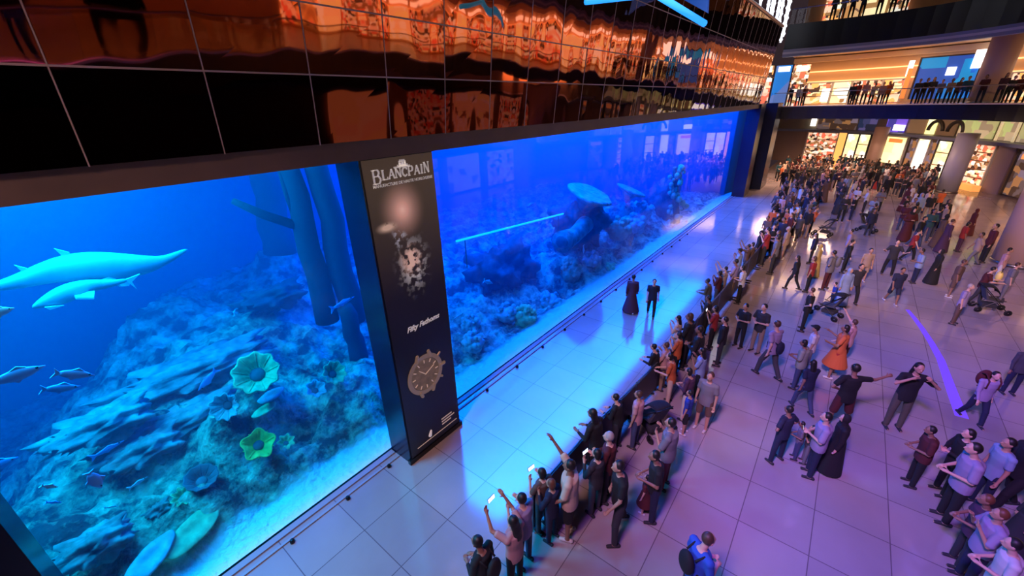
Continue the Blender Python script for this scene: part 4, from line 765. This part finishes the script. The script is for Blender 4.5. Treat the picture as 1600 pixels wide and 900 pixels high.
COL = dict(black=(.012, .012, .015), navy=(.015, .02, .06), white=(.72, .68, .68), cream=(.75, .55, .42), pink=(.62, .34, .34), lilac=(.38, .30, .48), grey=(.20, .19, .22), dgrey=(.07, .07, .085), red=(.38, .03, .03), maroon=(.10, .015, .02), orange=(.65, .14, .04), blue=(.03, .12, .55),
           lblue=(.28, .38, .60), jeans=(.06, .08, .17), khaki=(.38, .27, .20), brown=(.14, .08, .06), sage=(.34, .37, .30), plum=(.08, .03, .07), yellow=(.60, .42, .12), tan=(.45, .32, .24), olive=(.11, .10, .07), royal=(.02, .05, .32), charcoal=(.035, .035, .045), teal=(.03, .10, .14))
SKIN = [mat('skin_%s' % a, c, .55) for a, c in (('fair', (.55, .32, .24)), ('olive', (.40, .22, .15)), ('brown', (.24, .12, .08)))]
HAIR = {'black': mat('hair_black', (.01, .008, .008), .5), 'brown': mat('hair_brown', (.06, .03, .02), .5), 'grey': mat('hair_grey', (.30, .27, .26), .6), 'red': mat('hair_auburn', (.12, .04, .02), .5)}
def cloth(c): return mat("cloth_"+c, tuple(v*.68 for v in COL[c]), .85)
def inst(me, name, m, parent=None):
    o = bpy.data.objects.new(name, me); S.collection.objects.link(o); o.parent = parent; o.material_slots[0].link = 'OBJECT'; o.material_slots[0].material = m; return o
def person(P, face, h, pose, top, bot, hair, label, group=None, skin=None, scarf=None, detail=True):
    """top = (kind, colour), bot = (kind, colour) or None, hair = (kind, colour)"""
    o = inst(gmesh('body', pose), 'person', SKIN[skin if skin is not None else len(label) % 3]); o.location = (P[0], P[1], P[2]); o.rotation_euler = (0, 0, math.radians(face)); s_ = h/1.71; o.scale = (s_, s_, s_)
    inst(gmesh(top[0], pose), {'tee': 'shirt', 'loose': 'shirt', 'robe': 'long_robe'}.get(top[0], top[0]), cloth(top[1]), o)
    if bot: inst(gmesh(bot[0], pose), bot[0], cloth(bot[1]), o)
    inst(gmesh(hair[0], pose), {'scarf': 'headscarf', 'cap': 'cap'}.get(hair[0], 'hair'), cloth(hair[1]) if hair[0] in ('scarf', 'cap') else HAIR[hair[1]], o)
    if detail:
        J = skel(pose)
        for k in 'LR':
            sh = inst(SHOE, 'shoe', cloth('charcoal' if (bot and bot[0] == 'trousers') else 'white'), o); sh.location = (J['ank'+k].x-.02, J['ank'+k].y, J['ank'+k].z-.075)
    return tag(o, label, 'person', group)
def pp(fx, fy, hx, hy, face, pose, top, bot, hair, label, hmin=1.55, hmax=1.92, skin=None):
    P = flo(fx, fy) if fy < 897 else flo(hx, hy, 1.72); P.z = 0; best = min([1.0+.02*i for i in range(60)], key=lambda z: (Vector(proj(P+Vector((0, 0, z))))-Vector((hx, hy))).length)
    h = max(hmin, min(hmax, best)); return person(P, face, h, pose, top, bot, hair, label, skin=skin)
T, SH, LO, RB, DR = 'tee', 'shirt', 'loose', 'robe', 'dress'
tr = lambda c: ('trousers', c)
so = lambda c: ('shorts', c)
HS, HL, HB = ('short', 'black'), ('long', 'black'), ('bob', 'black')
PE = [
 (762, 962, 752, 845, 95, 'look', (SH, 'black'), tr('black'), HS, 'person in black at the very bottom edge left of the woman filming'),
 (795, 922, 802, 810, 90, 'high', (T, 'pink'), tr('black'), HL, 'long-haired woman in a pale pink top with both arms raised, filming'),
 (820, 880, 822, 776, 88, 'phone', (T, 'lilac'), tr('jeans'), HS, 'person in grey-lilac shirt and jeans at the near end of the row'),
 (862, 843, 866, 752, 92, 'phone', (SH, 'navy'), tr('navy'), ('bob', 'red'), 'broad person in navy jacket and trousers with reddish hair'),
 (848, 828, 850, 736, 80, 'phone', (T, 'brown'), tr('dgrey'), HB, 'person in brown holding up a phone, half hidden by the navy jacket'),
 (888, 836, 895, 714, 110, 'raise', (LO, 'cream'), so('black'), HS, 'person in loose peach shirt and black shorts leaning to the barrier end'),
 (928, 800, 938, 705, 80, 'phone', (SH, 'charcoal'), tr('dgrey'), HB, 'dark-clothed person with a pale phone beside the peach shirt'),
 (945, 780, 958, 678, 100, 'fold', (SH, 'maroon'), tr('black'), ('short', 'grey'), 'grey-haired person in maroon near the barrier'),
 (928, 745, 938, 645, 85, 'lean', (SH, 'black'), tr('black'), HL, 'woman in black with very long dark hair against the barrier'),
 (962, 832, 992, 722, 130, 'stride', (T, 'black'), tr('charcoal'), HS, 'man in black T-shirt striding with legs apart towards the row'),
 (1015, 810, 1032, 708, 120, 'look', (T, 'black'), tr('navy'), HS, 'man in black with a pale neck beside the striding man'),
 (1035, 760, 1043, 655, 92, 'phone', (LO, 'grey'), tr('maroon'), HS, 'person in loose grey checked shirt with dark hair, seen from behind'),
 (990, 697, 988, 612, 90, 'stand', (T, 'pink'), tr('jeans'), ('short', 'brown'), 'man in pink shirt and jeans left of the pushchair'),
 (962, 700, 965, 632, 90, 'lean', (SH, 'black'), tr('charcoal'), HS, 'dark figure leaning on the barrier left of the pink shirt'),
 (1094, 670, 1110, 582, 170, 'stand', (T, 'grey'), so('brown'), ('short', 'brown'), 'man in grey T-shirt and brown shorts with his arms down'),
 (1019, 612, 1020, 548, 90, 'lean', (SH, 'black'), tr('black'), HS, 'all-black figure against the barrier left of the orange tops'),
 (1033, 608, 1034, 543, 90, 'phone', (T, 'pink'), tr('khaki'), ('short', 'brown'), 'person in dusty pink top behind the all-black figure'),
 (1043, 630, 1056, 555, 100, 'lean', (T, 'orange'), tr('cream'), HB, 'person in orange top and cream trousers in the packed row'),
 (1052, 590, 1052, 524, 90, 'phone', (T, 'orange'), tr('black'), HB, 'dark-haired person with an orange top and pale wrap'),
 (1052, 560, 1052, 502, 92, 'phone', (T, 'cream'), tr('grey'), HL, 'woman in cream top with long black hair at the barrier'),
 (1066, 575, 1072, 490, 88, 'fold', (SH, 'black'), tr('black'), ('bob', 'brown'), 'brown-haired person in black between cream top and khaki trousers'),
 (1080, 600, 1092, 500, 92, 'fold', (SH, 'black'), tr('khaki'), HS, 'person with broad black back and khaki trousers'),
 (1086, 622, 1100, 545, 90, 'phone', (T, 'lblue'), tr('black'), HL, 'woman in slate blue top with long black hair'),
 (1068, 655, 1057, 585, 80, 'look', (SH, 'plum'), tr('cream'), HB, 'person in plum jacket and pale trousers beside the orange top'),
 (1120, 570, 1128, 495, 95, 'stand', (SH, 'black'), tr('charcoal'), HS, 'tall figure in black jacket at the back of the packed row'),
 (1108, 545, 1114, 478, 90, 'phone', (T, 'red'), tr('black'), HB, 'person in dark red top holding a glowing phone'),
 (1098, 525, 1099, 466, 90, 'phone', (SH, 'charcoal'), tr('black'), HS, 'dark figure at the barrier in front of the red top'),
 (1152, 542, 1167, 476, 150, 'fold', (T, 'black'), tr('black'), HS, 'man in black T-shirt and trousers, left of a standing pair'),
 (1178, 550, 1188, 474, 150, 'fold', (T, 'charcoal'), tr('khaki'), HS, 'man in dark shirt and tan trousers, right of a standing pair'),
 (1101, 495, 1102, 436, 90, 'lean', (SH, 'olive'), tr('olive'), HS, 'person in olive at the barrier below the black hat'),
 (1116, 480, 1112, 428, 88, 'phone', (SH, 'maroon'), tr('dgrey'), HB, 'person in dark maroon at the barrier right of the olive one'),
 (1124, 472, 1124, 420, 90, 'high', (T, 'tan'), tr('brown'), HS, 'person with tan arms raised at the barrier'),
 (1139, 468, 1145, 405, 88, 'fold', (T, 'lilac'), tr('khaki'), HS, 'person in pale lilac shirt with a dark strap'),
 (1152, 474, 1163, 416, 90, 'look', (T, 'white'), tr('black'), HB, 'person in white top and black trousers, one step behind the row'),
 (1148, 440, 1148, 392, 86, 'phone', (T, 'lblue'), tr('charcoal'), ('cap', 'black'), 'person in light blue with black cap at the barrier'),
 (1160, 432, 1158, 380, 90, 'high', (T, 'brown'), tr('charcoal'), HS, 'person in brown filming with raised hands'),
 (1167, 428, 1166, 386, 92, 'fold', (SH, 'brown'), tr('red'), HB, 'person in brown top over a bright red skirt or trousers'),
 (1180, 410, 1178, 358, 90, 'stand', (RB, 'black'), None, ('scarf', 'black'), 'person in a long black robe and headscarf by the walkway'),
 (1189, 415, 1192, 354, 90, 'phone', (T, 'red'), tr('charcoal'), HS, 'person in red and pink next to the black robe'),
 (1203, 428, 1204, 350, 88, 'stand', (T, 'grey'), tr('charcoal'), HB, 'person in grey top and black trousers behind the red one'),
 (1221, 405, 1230, 354, 88, 'stand', (LO, 'tan'), so('khaki'), ('short', 'grey'), 'bald-looking man in loose beige shirt and tan shorts'),
 (1236, 452, 1250, 400, 80, 'walk', (SH, 'black'), tr('black'), HL, 'person in black with long hair, left of the red T-shirt'),
 (1259, 456, 1268, 400, 84, 'stand', (T, 'red'), tr('black'), ('bob', 'brown'), 'person in red T-shirt beneath a yellow headscarf wearer'),
 (1269, 432, 1278, 385, 90, 'stand', (RB, 'yellow'), None, ('scarf', 'yellow'), 'person with mustard yellow headscarf behind the red T-shirt'),
 (1264, 412, 1264, 372, 90, 'stand', (SH, 'navy'), tr('black'), HL, 'long-haired person in dark navy above the yellow headscarf'),
 (1287, 452, 1304, 392, 70, 'hips', (LO, 'grey'), tr('maroon'), HS, 'person with a big pale grey backpack and maroon sleeves'),
 (1316, 425, 1327, 373, 270, 'wide', (SH, 'black'), tr('black'), HS, 'man in black with one arm stretched out sideways'),
 (1318, 405, 1324, 360, 90, 'stand', (T, 'lilac'), tr('grey'), HS, 'person in lilac right behind the man stretching his arm'),
 (1344, 440, 1350, 393, 200, 'stand', (T, 'tan'), so('tan'), HS, 'person in peach shirt with black hair right of the stretched arm'),
 (1326, 472, 1338, 408, 210, 'walk', (T, 'charcoal'), tr('black'), HB, 'woman in dark top and black trousers walking left'),
 (1311, 476, 1326, 420, 215, 'stand', (RB, 'lblue'), None, ('scarf', 'lblue'), 'person in a long light blue dress beside the walking woman'),
 (1252, 516, 1276, 452, 90, 'hips', (T, 'black'), tr('black'), ('short', 'brown'), 'man in black with hands on hips and legs planted apart'),
 (1384, 430, 1402, 375, 180, 'spread', (T, 'charcoal'), tr('black'), HB, 'person in dark clothes gesturing with both forearms'),
 (1390, 474, 1414, 425, 200, 'walk', (LO, 'navy'), so('navy'), HS, 'person in billowing dark navy top with bare legs walking'),
 (1425, 442, 1446, 390, 100, 'look', (LO, 'lblue'), tr('navy'), HS, 'broad man in light blue shirt'),
 (1452, 443, 1462, 392, 100, 'stand', (RB, 'black'), None, ('scarf', 'black'), 'person in long black robe right of the light blue shirt'),
 (1481, 464, 1502, 404, 260, 'stand', (LO, 'brown'), so('brown'), ('short', 'brown'), 'large person in brown checked tunic'),
 (1520, 476, 1543, 414, 270, 'push', (T, 'maroon'), tr('charcoal'), HS, 'person in maroon pushing the big pushchair'),
 (1552, 442, 1566, 382, 260, 'stand', (T, 'pink'), tr('white'), HS, 'person in dusty pink near the yellow bag'),
 (1562, 468, 1583, 410, 260, 'stand', (LO, 'grey'), tr('grey'), ('short', 'brown'), 'stooping person in grey at the right beside the thick column'),
 (1516, 414, 1536, 362, 100, 'walk', (LO, 'tan'), tr('grey'), HS, 'person in loose beige shirt and grey trousers walking'),
 (1532, 410, 1549, 346, 100, 'stand', (SH, 'maroon'), tr('black'), HS, 'person in dark maroon and black next to the beige shirt'),
 (1494, 393, 1508, 345, 280, 'stand', (LO, 'red'), tr('plum'), HB, 'person in wide crimson top'),
 (1510, 368, 1522, 328, 280, 'stand', (RB, 'maroon'), None, ('scarf', 'maroon'), 'person in dark red robe behind the crimson top'),
 (1460, 386, 1473, 332, 280, 'stand', (RB, 'brown'), None, ('scarf', 'black'), 'person in a long brown robe with black headscarf'),
 (1468, 394, 1487, 342, 285, 'stand', (RB, 'plum'), None, ('short', 'brown'), 'person in a dark plum robe leaning right of the brown robe'),
 (1466, 362, 1478, 318, 100, 'stand', (T, 'tan'), tr('khaki'), HS, 'man in tan shirt just above the brown robe'),
 (1416, 408, 1434, 358, 260, 'walk', (T, 'red'), tr('black'), HS, 'person in bright red shirt and black trousers'),
 (1488, 506, 1508, 446, 250, 'stand', (T, 'lilac'), tr('brown'), ('short', 'grey'), 'person in pale lilac top and brown trousers left of the big pushchair'),
 (1196, 588, 1222, 503, 60, 'walk', (T, 'lilac'), tr('dgrey'), ('short', 'brown'), 'man in pale T-shirt with a dark sling bag across his back'),
 (1256, 580, 1268, 514, 90, 'stand', (T, 'white'), tr('grey'), ('cap', 'black'), 'person in white shirt and wide black hat'),
 (1240, 606, 1257, 538, 80, 'look', (LO, 'sage'), tr('jeans'), HB, 'person in sage green loose shirt, dark bobbed hair'),
 (1250, 640, 1277, 568, 40, 'walk', (T, 'navy'), tr('jeans'), HL, 'long-haired woman in navy top and jeans walking'),
 (1297, 588, 1320, 508, 90, 'spread', (DR, 'orange'), so('red'), HB, 'person in a red-orange dress with outstretched arm'),
 (1312, 572, 1334, 500, 75, 'raise', (T, 'pink'), tr('maroon'), ('short', 'brown'), 'adult in dusty pink reaching one arm high behind the red-orange dress'),
 (1303, 670, 1331, 568, 30, 'point', (T, 'black'), so('maroon'), HS, 'man in black T-shirt and dark shorts pointing far to the right'),
 (1392, 668, 1463, 545, 200, 'elbows', (T, 'black'), tr('olive'), HL, 'woman in black with long hair and raised elbows on the violet floor'),
 (1514, 658, 1544, 572, 200, 'walk', (SH, 'lilac'), tr('navy'), HS, 'man in lilac shirt with a maroon back bag walking away'),
 (1572, 615, 1598, 535, 200, 'stand', (SH, 'dgrey'), tr('navy'), HS, 'man in dark clothes with feet apart at the right edge'),
 (1210, 720, 1234, 644, 60, 'hips', (T, 'navy'), tr('navy'), HS, 'man in navy with hands on hips, left of the two children'),
 (1262, 742, 1288, 645, 100, 'fold', (LO, 'lilac'), tr('navy'), HS, 'broad man in lilac shirt behind the two children'),
 (1292, 735, 1310, 648, 100, 'stand', (RB, 'black'), None, ('scarf', 'black'), 'person in long black robe beside the broad lilac shirt'),
 (1420, 757, 1462, 678, 100, 'look', (LO, 'maroon'), tr('black'), HS, 'person in dark maroon in the lower right group, leftmost'),
 (1466, 770, 1500, 662, 110, 'fold', (SH, 'black'), tr('black'), HB, 'person in black with high dark hair in the lower right group'),
 (1470, 812, 1524, 690, 100, 'look', (LO, 'lilac'), tr('black'), HS, 'large person in pale lilac shirt in the lower right group'),
 (1520, 790, 1562, 675, 110, 'stand', (T, 'lblue'), tr('navy'), HS, 'person in blue-lilac shirt right of the large lilac one'),
 (1560, 795, 1600, 655, 120, 'walk', (SH, 'black'), tr('black'), HB, 'person in black at the right edge with a white strap'),
 (1490, 880, 1523, 758, 100, 'look', (LO, 'plum'), tr('charcoal'), ('short', 'red'), 'auburn-haired person in plum near the bottom right'),
 (1535, 900, 1572, 800, 100, 'phone', (LO, 'lilac'), tr('navy'), ('short', 'red'), 'auburn-haired person in light lilac at the bottom right'),
 (1590, 935, 1600, 850, 90, 'look', (T, 'white'), tr('black'), HS, 'person in white at the bottom right corner'),
 (1575, 860, 1592, 745, 100, 'stand', (RB, 'charcoal'), None, ('scarf', 'charcoal'), 'person in charcoal robe behind the light lilac shirt, right edge'),
 (985, 486, 992, 430, 20, 'walk', (RB, 'plum'), None, ('short', 'black'), 'person in dark plum robe walking on the blue-lit walkway'),
 (1016, 494, 1018, 434, 200, 'walk', (T, 'navy'), tr('black'), HS, 'person in black walking with long steps on the blue-lit walkway'),
]
for a in PE: pp(*a)
for a in [(1068, 677, 1079, 612, 90, 'stand', (T, 'royal'), so('black'), HS, 'child in royal blue shirt and black shorts beside the grey T-shirt man', 1.05, 1.3),
          (1005, 800, 1004, 752, 90, 'stand', (DR, 'maroon'), None, HB, 'small child in reddish dress between the two men in black', .9, 1.1),
          (1240, 716, 1248, 660, 100, 'look', (T, 'grey'), tr('jeans'), HS, 'small child in grey between the navy and lilac men', 1.05, 1.25),
          (1254, 722, 1262, 665, 100, 'phone', (T, 'dgrey'), tr('grey'), HS, 'small child in dark top looking at a bright phone', 1.05, 1.25),
          (1296, 482, 1300, 444, 100, 'look', (T, 'royal'), tr('navy'), HS, 'boy in royal blue right of the hands-on-hips man', 1.1, 1.3)]: pp(*a)
# man with rucksack at the bottom edge
P = flo(1100, 840, 1.78); P.z = 0; mb = person(P, -40, 1.8, 'look', (T, 'lblue'), tr('navy'), ('short', 'brown'), 'man in bright blue T-shirt with a rucksack, bottom edge', skin=0)
[c for c in mb.children if c.name.startswith('shirt')][0].material_slots[0].material = cloth('blue')
def bag(P, face, z, label, c='black', name='rucksack', sc=1):
    o = empty(name, P); o.rotation_euler = (0, 0, math.radians(face)); o.scale = (sc, sc, sc); B = MB(); B.ball((-.21, 0, z), (.085, .15, .22), 16, 10); b_ = B.build('pack', cloth(c), o, True)
    B = MB()
    for s_ in (-1, 1): B.tube([(-.16, .10*s_, z+.14), (-.02, .12*s_, z+.22), (.13, .11*s_, z+.10), (.13, .11*s_, z-.10), (-.1, .13*s_, z-.18)], .017, 6)
    B.build('strap', cloth(c), o, True); return tag(o, label, 'bag')
bag(P, -40, 1.30, 'black rucksack worn by the man in bright blue'); bag(Vector(flo(752, 845, 1.72).xy.to_tuple()+(0,)), 95, 1.22, 'black rucksack on the person at the bottom left'); bag(flo(1287, 452), 70, 1.25, 'large grey rucksack on the person with maroon sleeves', 'grey', sc=1.05)
bag(flo(1514, 658), 200, 1.20, 'maroon back bag on the man in lilac', 'maroon'); bag(flo(1196, 588), 60, 1.15, 'dark sling bag on the man in the pale T-shirt', 'navy', 'sling_bag', .95)
p = flo(1548, 458); o = MB().ball((0, 0, 0), (.16, .10, .22), 14, 10, .1).build('shopping_bag', mat('yellow_bag', (.85, .65, .15), .5), smooth=True, loc=(p.x, p.y, .75)); MB().tube([(-.1, 0, .18), (-.06, 0, .34), (.06, 0, .34), (.1, 0, .18)], .012, 6).build('handle', M_dark, o, True); tag(o, 'bright yellow bag hanging by the right-hand pushchair', 'bag')
M_ph = mat('phone_glow', (.8, .8, .85), .3, emit=(.9, .9, 1), es=2.0)
def phone(px, py, x, y, face, h, pose, label, m=M_ph):
    J = skel(pose); k = (J['wriL']+J['wriR'])/2 if pose != 'raise' else J['wriR']; q = Matrix.Rotation(math.radians(face), 3, 'Z') @ (k+V((.09, 0, .06)))*(h/1.71); P = flo(x, y)
    o = empty('phone', P+q); o.rotation_euler = (0, .2, math.radians(face)); MB().box((-.006, -.08, -.04), (.006, .08, .04)).build('case', M_dark, o, bev=.003); MB().box((-.009, -.074, -.034), (-.006, .074, .034)).build('screen', m, o); tag(o, label, 'phone')
phone(0, 0, *proj(Vector(flo(802, 810, 1.72).xy.to_tuple()+(0,))), 90, 1.75, 'high', 'phone held high by the woman in pale pink'); phone(0, 0, 928, 800, 80, 1.75, 'phone', 'pale phone held by the dark-clothed person near the peach shirt'); phone(0, 0, 1108, 545, 90, 1.7, 'phone', 'glowing phone held over the dark red top'); phone(0, 0, 1254, 722, 100, 1.2, 'phone', 'bright phone held by the small child')
phone(0, 0, 848, 828, 80, 1.75, 'phone', 'phone held up beside the navy jacket')
# pushchairs
def pushchair():
    r = empty('pushchair'); F = MB()
    for s_ in (-.24, .24): F.tube([(.42, s_, .10), (.10, s_, .45), (-.45, s_, 1.02)], .016, 6); F.tube([(-.38, s_, .12), (.05, s_, .52), (.25, s_, .55)], .015, 6)
    F.tube([(-.45, -.24, 1.02), (-.50, -.15, 1.06), (-.50, .15, 1.06), (-.45, .24, 1.02)], .018, 6); F.build('frame', M_dark, r)
    B = MB(); B.add([(-.25, -.21, .50), (.2, -.21, .45), (.2, .21, .45), (-.25, .21, .50), (-.42, -.21, .95), (-.42, .21, .95), (-.38, -.21, .95), (-.38, .21, .95), (-.2, -.21, .55), (.2, -.21, .5), (.2, .21, .5), (-.2, .21, .55)], [(0, 3, 2, 1), (8, 9, 10, 11), (0, 4, 5, 3), (8, 11, 7, 6), (4, 6, 7, 5), (0, 1, 9, 8), (3, 11, 10, 2), (1, 2, 10, 9), (0, 8, 6, 4), (3, 5, 7, 11)]); B.build('seat', cloth('dgrey'), r)
    B = MB(); vs = []
    for i in range(7):
        t = math.radians(10+i*18)
        for j in range(7): u = -.23+.46*j/6; vs.append((-.32+.36*math.cos(t), u, .74+.34*math.sin(t)-.05*(u/.23)**2))
    B.add(vs, [(i*7+j, i*7+j+1, (i+1)*7+j+1, (i+1)*7+j) for i in range(6) for j in range(6)]); cn = B.build('canopy', cloth('black'), r, True); so_ = cn.modifiers.new('s', 'SOLIDIFY'); so_.thickness = .015
    MB().box((-.3, -.19, .20), (.12, .19, .34)).build('basket', cloth('charcoal'), r, bev=.03)
    for x_ in (.42, -.38):
        for s_ in (-.26, .26): MB().lathe([(.03, -.02), (.10, -.02), (.115, 0), (.10, .02), (.03, .02)], 18).build('wheel', M_dark, r, True, loc=(x_, s_, .115)).rotation_euler = (math.pi/2, 0, 0)
    return r
pc = pushchair()
for i, (fx, fy, a, lb) in enumerate(((1012, 672, 60, 'dark pushchair standing right of the man in pink shirt'), (1543, 486, 280, 'big dark pushchair at the right in front of the person in maroon'), (1289, 494, 70, 'pushchair beside the hands-on-hips man in black'), (1284, 368, 80, 'pushchair with pale cover among the walkers left of centre'), (1352, 362, 250, 'pushchair pushed through the gap in the crowd'))):
    o = pc if i == 0 else copy_tree(pc); p = flo(fx, fy); o.location = p; o.rotation_euler = (0, 0, math.radians(a)); tag(o, lb, 'pushchair')
# the packed crowd farther away
rg = random.Random(21); used = [flo(a[0], a[1]).xy for a in PE]
cols = ['black']*7+['charcoal']*5+['dgrey']*3+['navy']*3+['brown']*2+['maroon']*2+['grey']*2+['white']*2+['tan', 'pink', 'lblue', 'red', 'cream', 'plum', 'teal', 'orange']
words = dict(black='black', charcoal='charcoal', dgrey='dark grey', navy='navy', brown='brown', maroon='maroon', grey='grey', white='white', tan='tan', pink='pink', lblue='light blue', red='red', cream='cream', plum='plum', teal='dark teal', orange='orange')
def inpoly(x, y, P):
    c = False; j = len(P)-1
    for i in range(len(P)):
        if (P[i][1] > y) != (P[j][1] > y) and x < (P[j][0]-P[i][0])*(y-P[i][1])/(P[j][1]-P[i][1])+P[i][0]: c = not c
        j = i
    return c
ZON = [([(1206, 268), (1345, 262), (1372, 275), (1350, 296), (1285, 300), (1222, 296)], 96, .62, 'in the packed crowd before the far left shops'), ([(1222, 300), (1292, 300), (1275, 345), (1262, 372), (1215, 385), (1190, 388), (1205, 345)], 46, .62, 'in the crowd at the far end of the walkway'),
       ([(1298, 300), (1345, 297), (1330, 350), (1300, 365)], 13, .8, 'walking in the gap left of the pushchair'), ([(1352, 270), (1452, 268), (1470, 284), (1448, 312), (1395, 318), (1356, 300)], 44, .66, 'in the crowd under the yellow shop front'),
       ([(1400, 325), (1456, 312), (1470, 350), (1440, 395), (1400, 372)], 20, .7, 'in the loose crowd left of the brown robe'), ([(1190, 388), (1232, 352), (1222, 395), (1200, 420)], 6, .6, 'at the back of the barrier row by the bald man'), ([(1335, 330), (1370, 330), (1362, 370), (1335, 372)], 5, .8, 'around the pushchair in the gap')]
nc = 0
for poly, cnt, gap, where in ZON:
    x0, x1 = min(p[0] for p in poly), max(p[0] for p in poly); y0, y1 = min(p[1] for p in poly), max(p[1] for p in poly); k = 0; tries = 0
    while k < cnt and tries < 6000:
        tries += 1; fx, fy = rg.uniform(x0, x1), rg.uniform(y0, y1)
        if not inpoly(fx, fy, poly): continue
        P = flo(fx, fy)
        if P.y > -1.8 or (P.x > 50 and P.x+.9*(-P.y) > 66) or any((P.xy-u).length < gap for u in used): continue
        used.append(P.xy.copy()); k += 1; nc += 1; c = rg.choice(cols); rb = rg.random() < .16; face = rg.choice([95, 120, 150, 180, 200, 240, 270, 300, 20, 60]); pose = rg.choice(['stand', 'stand', 'walk', 'look', 'phone', 'fold'])
        hr = ('scarf', rg.choice(['black', 'charcoal', c])) if rb else rg.choice([HS, HS, HL, HB, ('short', 'brown')])
        top = (RB, c) if rb else (rg.choice([T, SH, LO]), c); bt = None if rb else tr(rg.choice(['black', 'charcoal', 'jeans', 'navy', 'khaki', 'dgrey']))
        person(P, face, rg.uniform(1.58, 1.86), pose, top, bt, hr, 'person in %s %s %s' % (words[c], 'robe' if rb else 'top', where), 'crowd in %s %s, %s' % (words[c], 'robes' if rb else 'tops', where), detail=False)
# people along the glass of the middle gallery and above
e1 = offset(EDGE, .55)
for i, (px, c, pz, lb) in enumerate([(1236, 'black', 'lean', 'leftmost person in black at the middle gallery rail'), (1248, 'white', 'stand', 'person in white at the gallery rail near the mirror wall end'), (1256, 'maroon', 'stand', 'person in maroon behind the gallery glass, far left'), (1330, 'charcoal', 'walk', 'person in charcoal walking on the gallery left of the pale column'), (1338, 'red', 'stand', 'person in red on the gallery, paired with a charcoal walker'),
        (1350, 'pink', 'lean', 'person in pink at the gallery rail left of the pale column'), (1362, 'cream', 'lean', 'person in cream at the gallery rail left of the pale column'), (1376, 'pink', 'stand', 'pink-clothed person nearest the pale gallery column'), (1385, 'orange', 'stand', 'person in orange passing the pale gallery column'), (1430, 'charcoal', 'lean', 'person in charcoal at the rail before the left part of the blue screen'),
        (1440, 'black', 'lean', 'person in black bent over the rail before the blue screen'), (1452, 'dgrey', 'lean', 'person in dark grey at the rail before the blue screen'), (1466, 'grey', 'fold', 'person in grey in the middle before the blue screen'), (1480, 'tan', 'lean', 'person in tan leaning on the rail before the blue screen'), (1492, 'brown', 'lean', 'person in brown beside the tan one at the gallery rail'),
        (1505, 'teal', 'stand', 'person in dark teal at the right end of the blue screen'), (1532, 'maroon', 'lean', 'person in maroon at the rail under the big white sign'), (1560, 'plum', 'lean', 'person in plum at the rail before the thick pinkish column'), (1572, 'black', 'lean', 'person in black next to the plum one at the rail'), (1586, 'maroon', 'stand', 'person in deep maroon at the right end of the gallery rail'), (1597, 'charcoal', 'lean', 'person in charcoal cut by the right edge on the gallery')]):
    h = facehit(px, 150, offset(EDGE, .6+.5*(i % 3)))
    if not h: continue
    person((h[1].x, h[1].y, Z2), [150, 190, 215, 170][i % 4], 1.6+.04*(i % 6), pz, (SH if i % 2 else T, c), tr(['black', 'navy', 'charcoal'][i % 3]), [HS, HB, HL][i % 3], lb, detail=False)
for i, (px, c) in enumerate([(1302, 'dgrey'), (1316, 'tan'), (1330, 'charcoal'), (1346, 'navy'), (1372, 'maroon'), (1392, 'black'), (1410, 'brown')]):
    h = facehit(px, 20, offset(EDGE, .7))
    if h: person((h[1].x, h[1].y, Z3), 190, 1.7, 'lean', (SH, c), tr('black'), HS, 'person in %s at the rail of the dark upper gallery' % words[c], detail=False)
# people by the viewer's own rail, mirrored in the copper wall
for i, (x, c, pz, lb) in enumerate([(-2.3, 'black', 'stand', 'dark figure left of the viewer, mirrored in the copper wall'), (-1.1, 'navy', 'lean', 'dark figure leaning near the viewer, mirrored in the copper wall'), (.8, 'charcoal', 'phone', 'figure with raised hands right of the viewer, mirrored in the copper wall'), (2.0, 'maroon', 'stand', 'second figure right of the viewer, mirrored in the copper wall'), (4.0, 'black', 'lean', 'farthest leaning figure on the viewer side, mirrored in the copper wall'), (-3.6, 'plum', 'stand', 'leftmost dark figure by the viewer rail, mirrored in the copper wall')]):
    yy = -8.6 if x < -1 else -8.75-(x+1)*.52; person((x, yy-.35, Z2), 95, 1.75, pz, (SH, c), tr('black'), HS, lb)
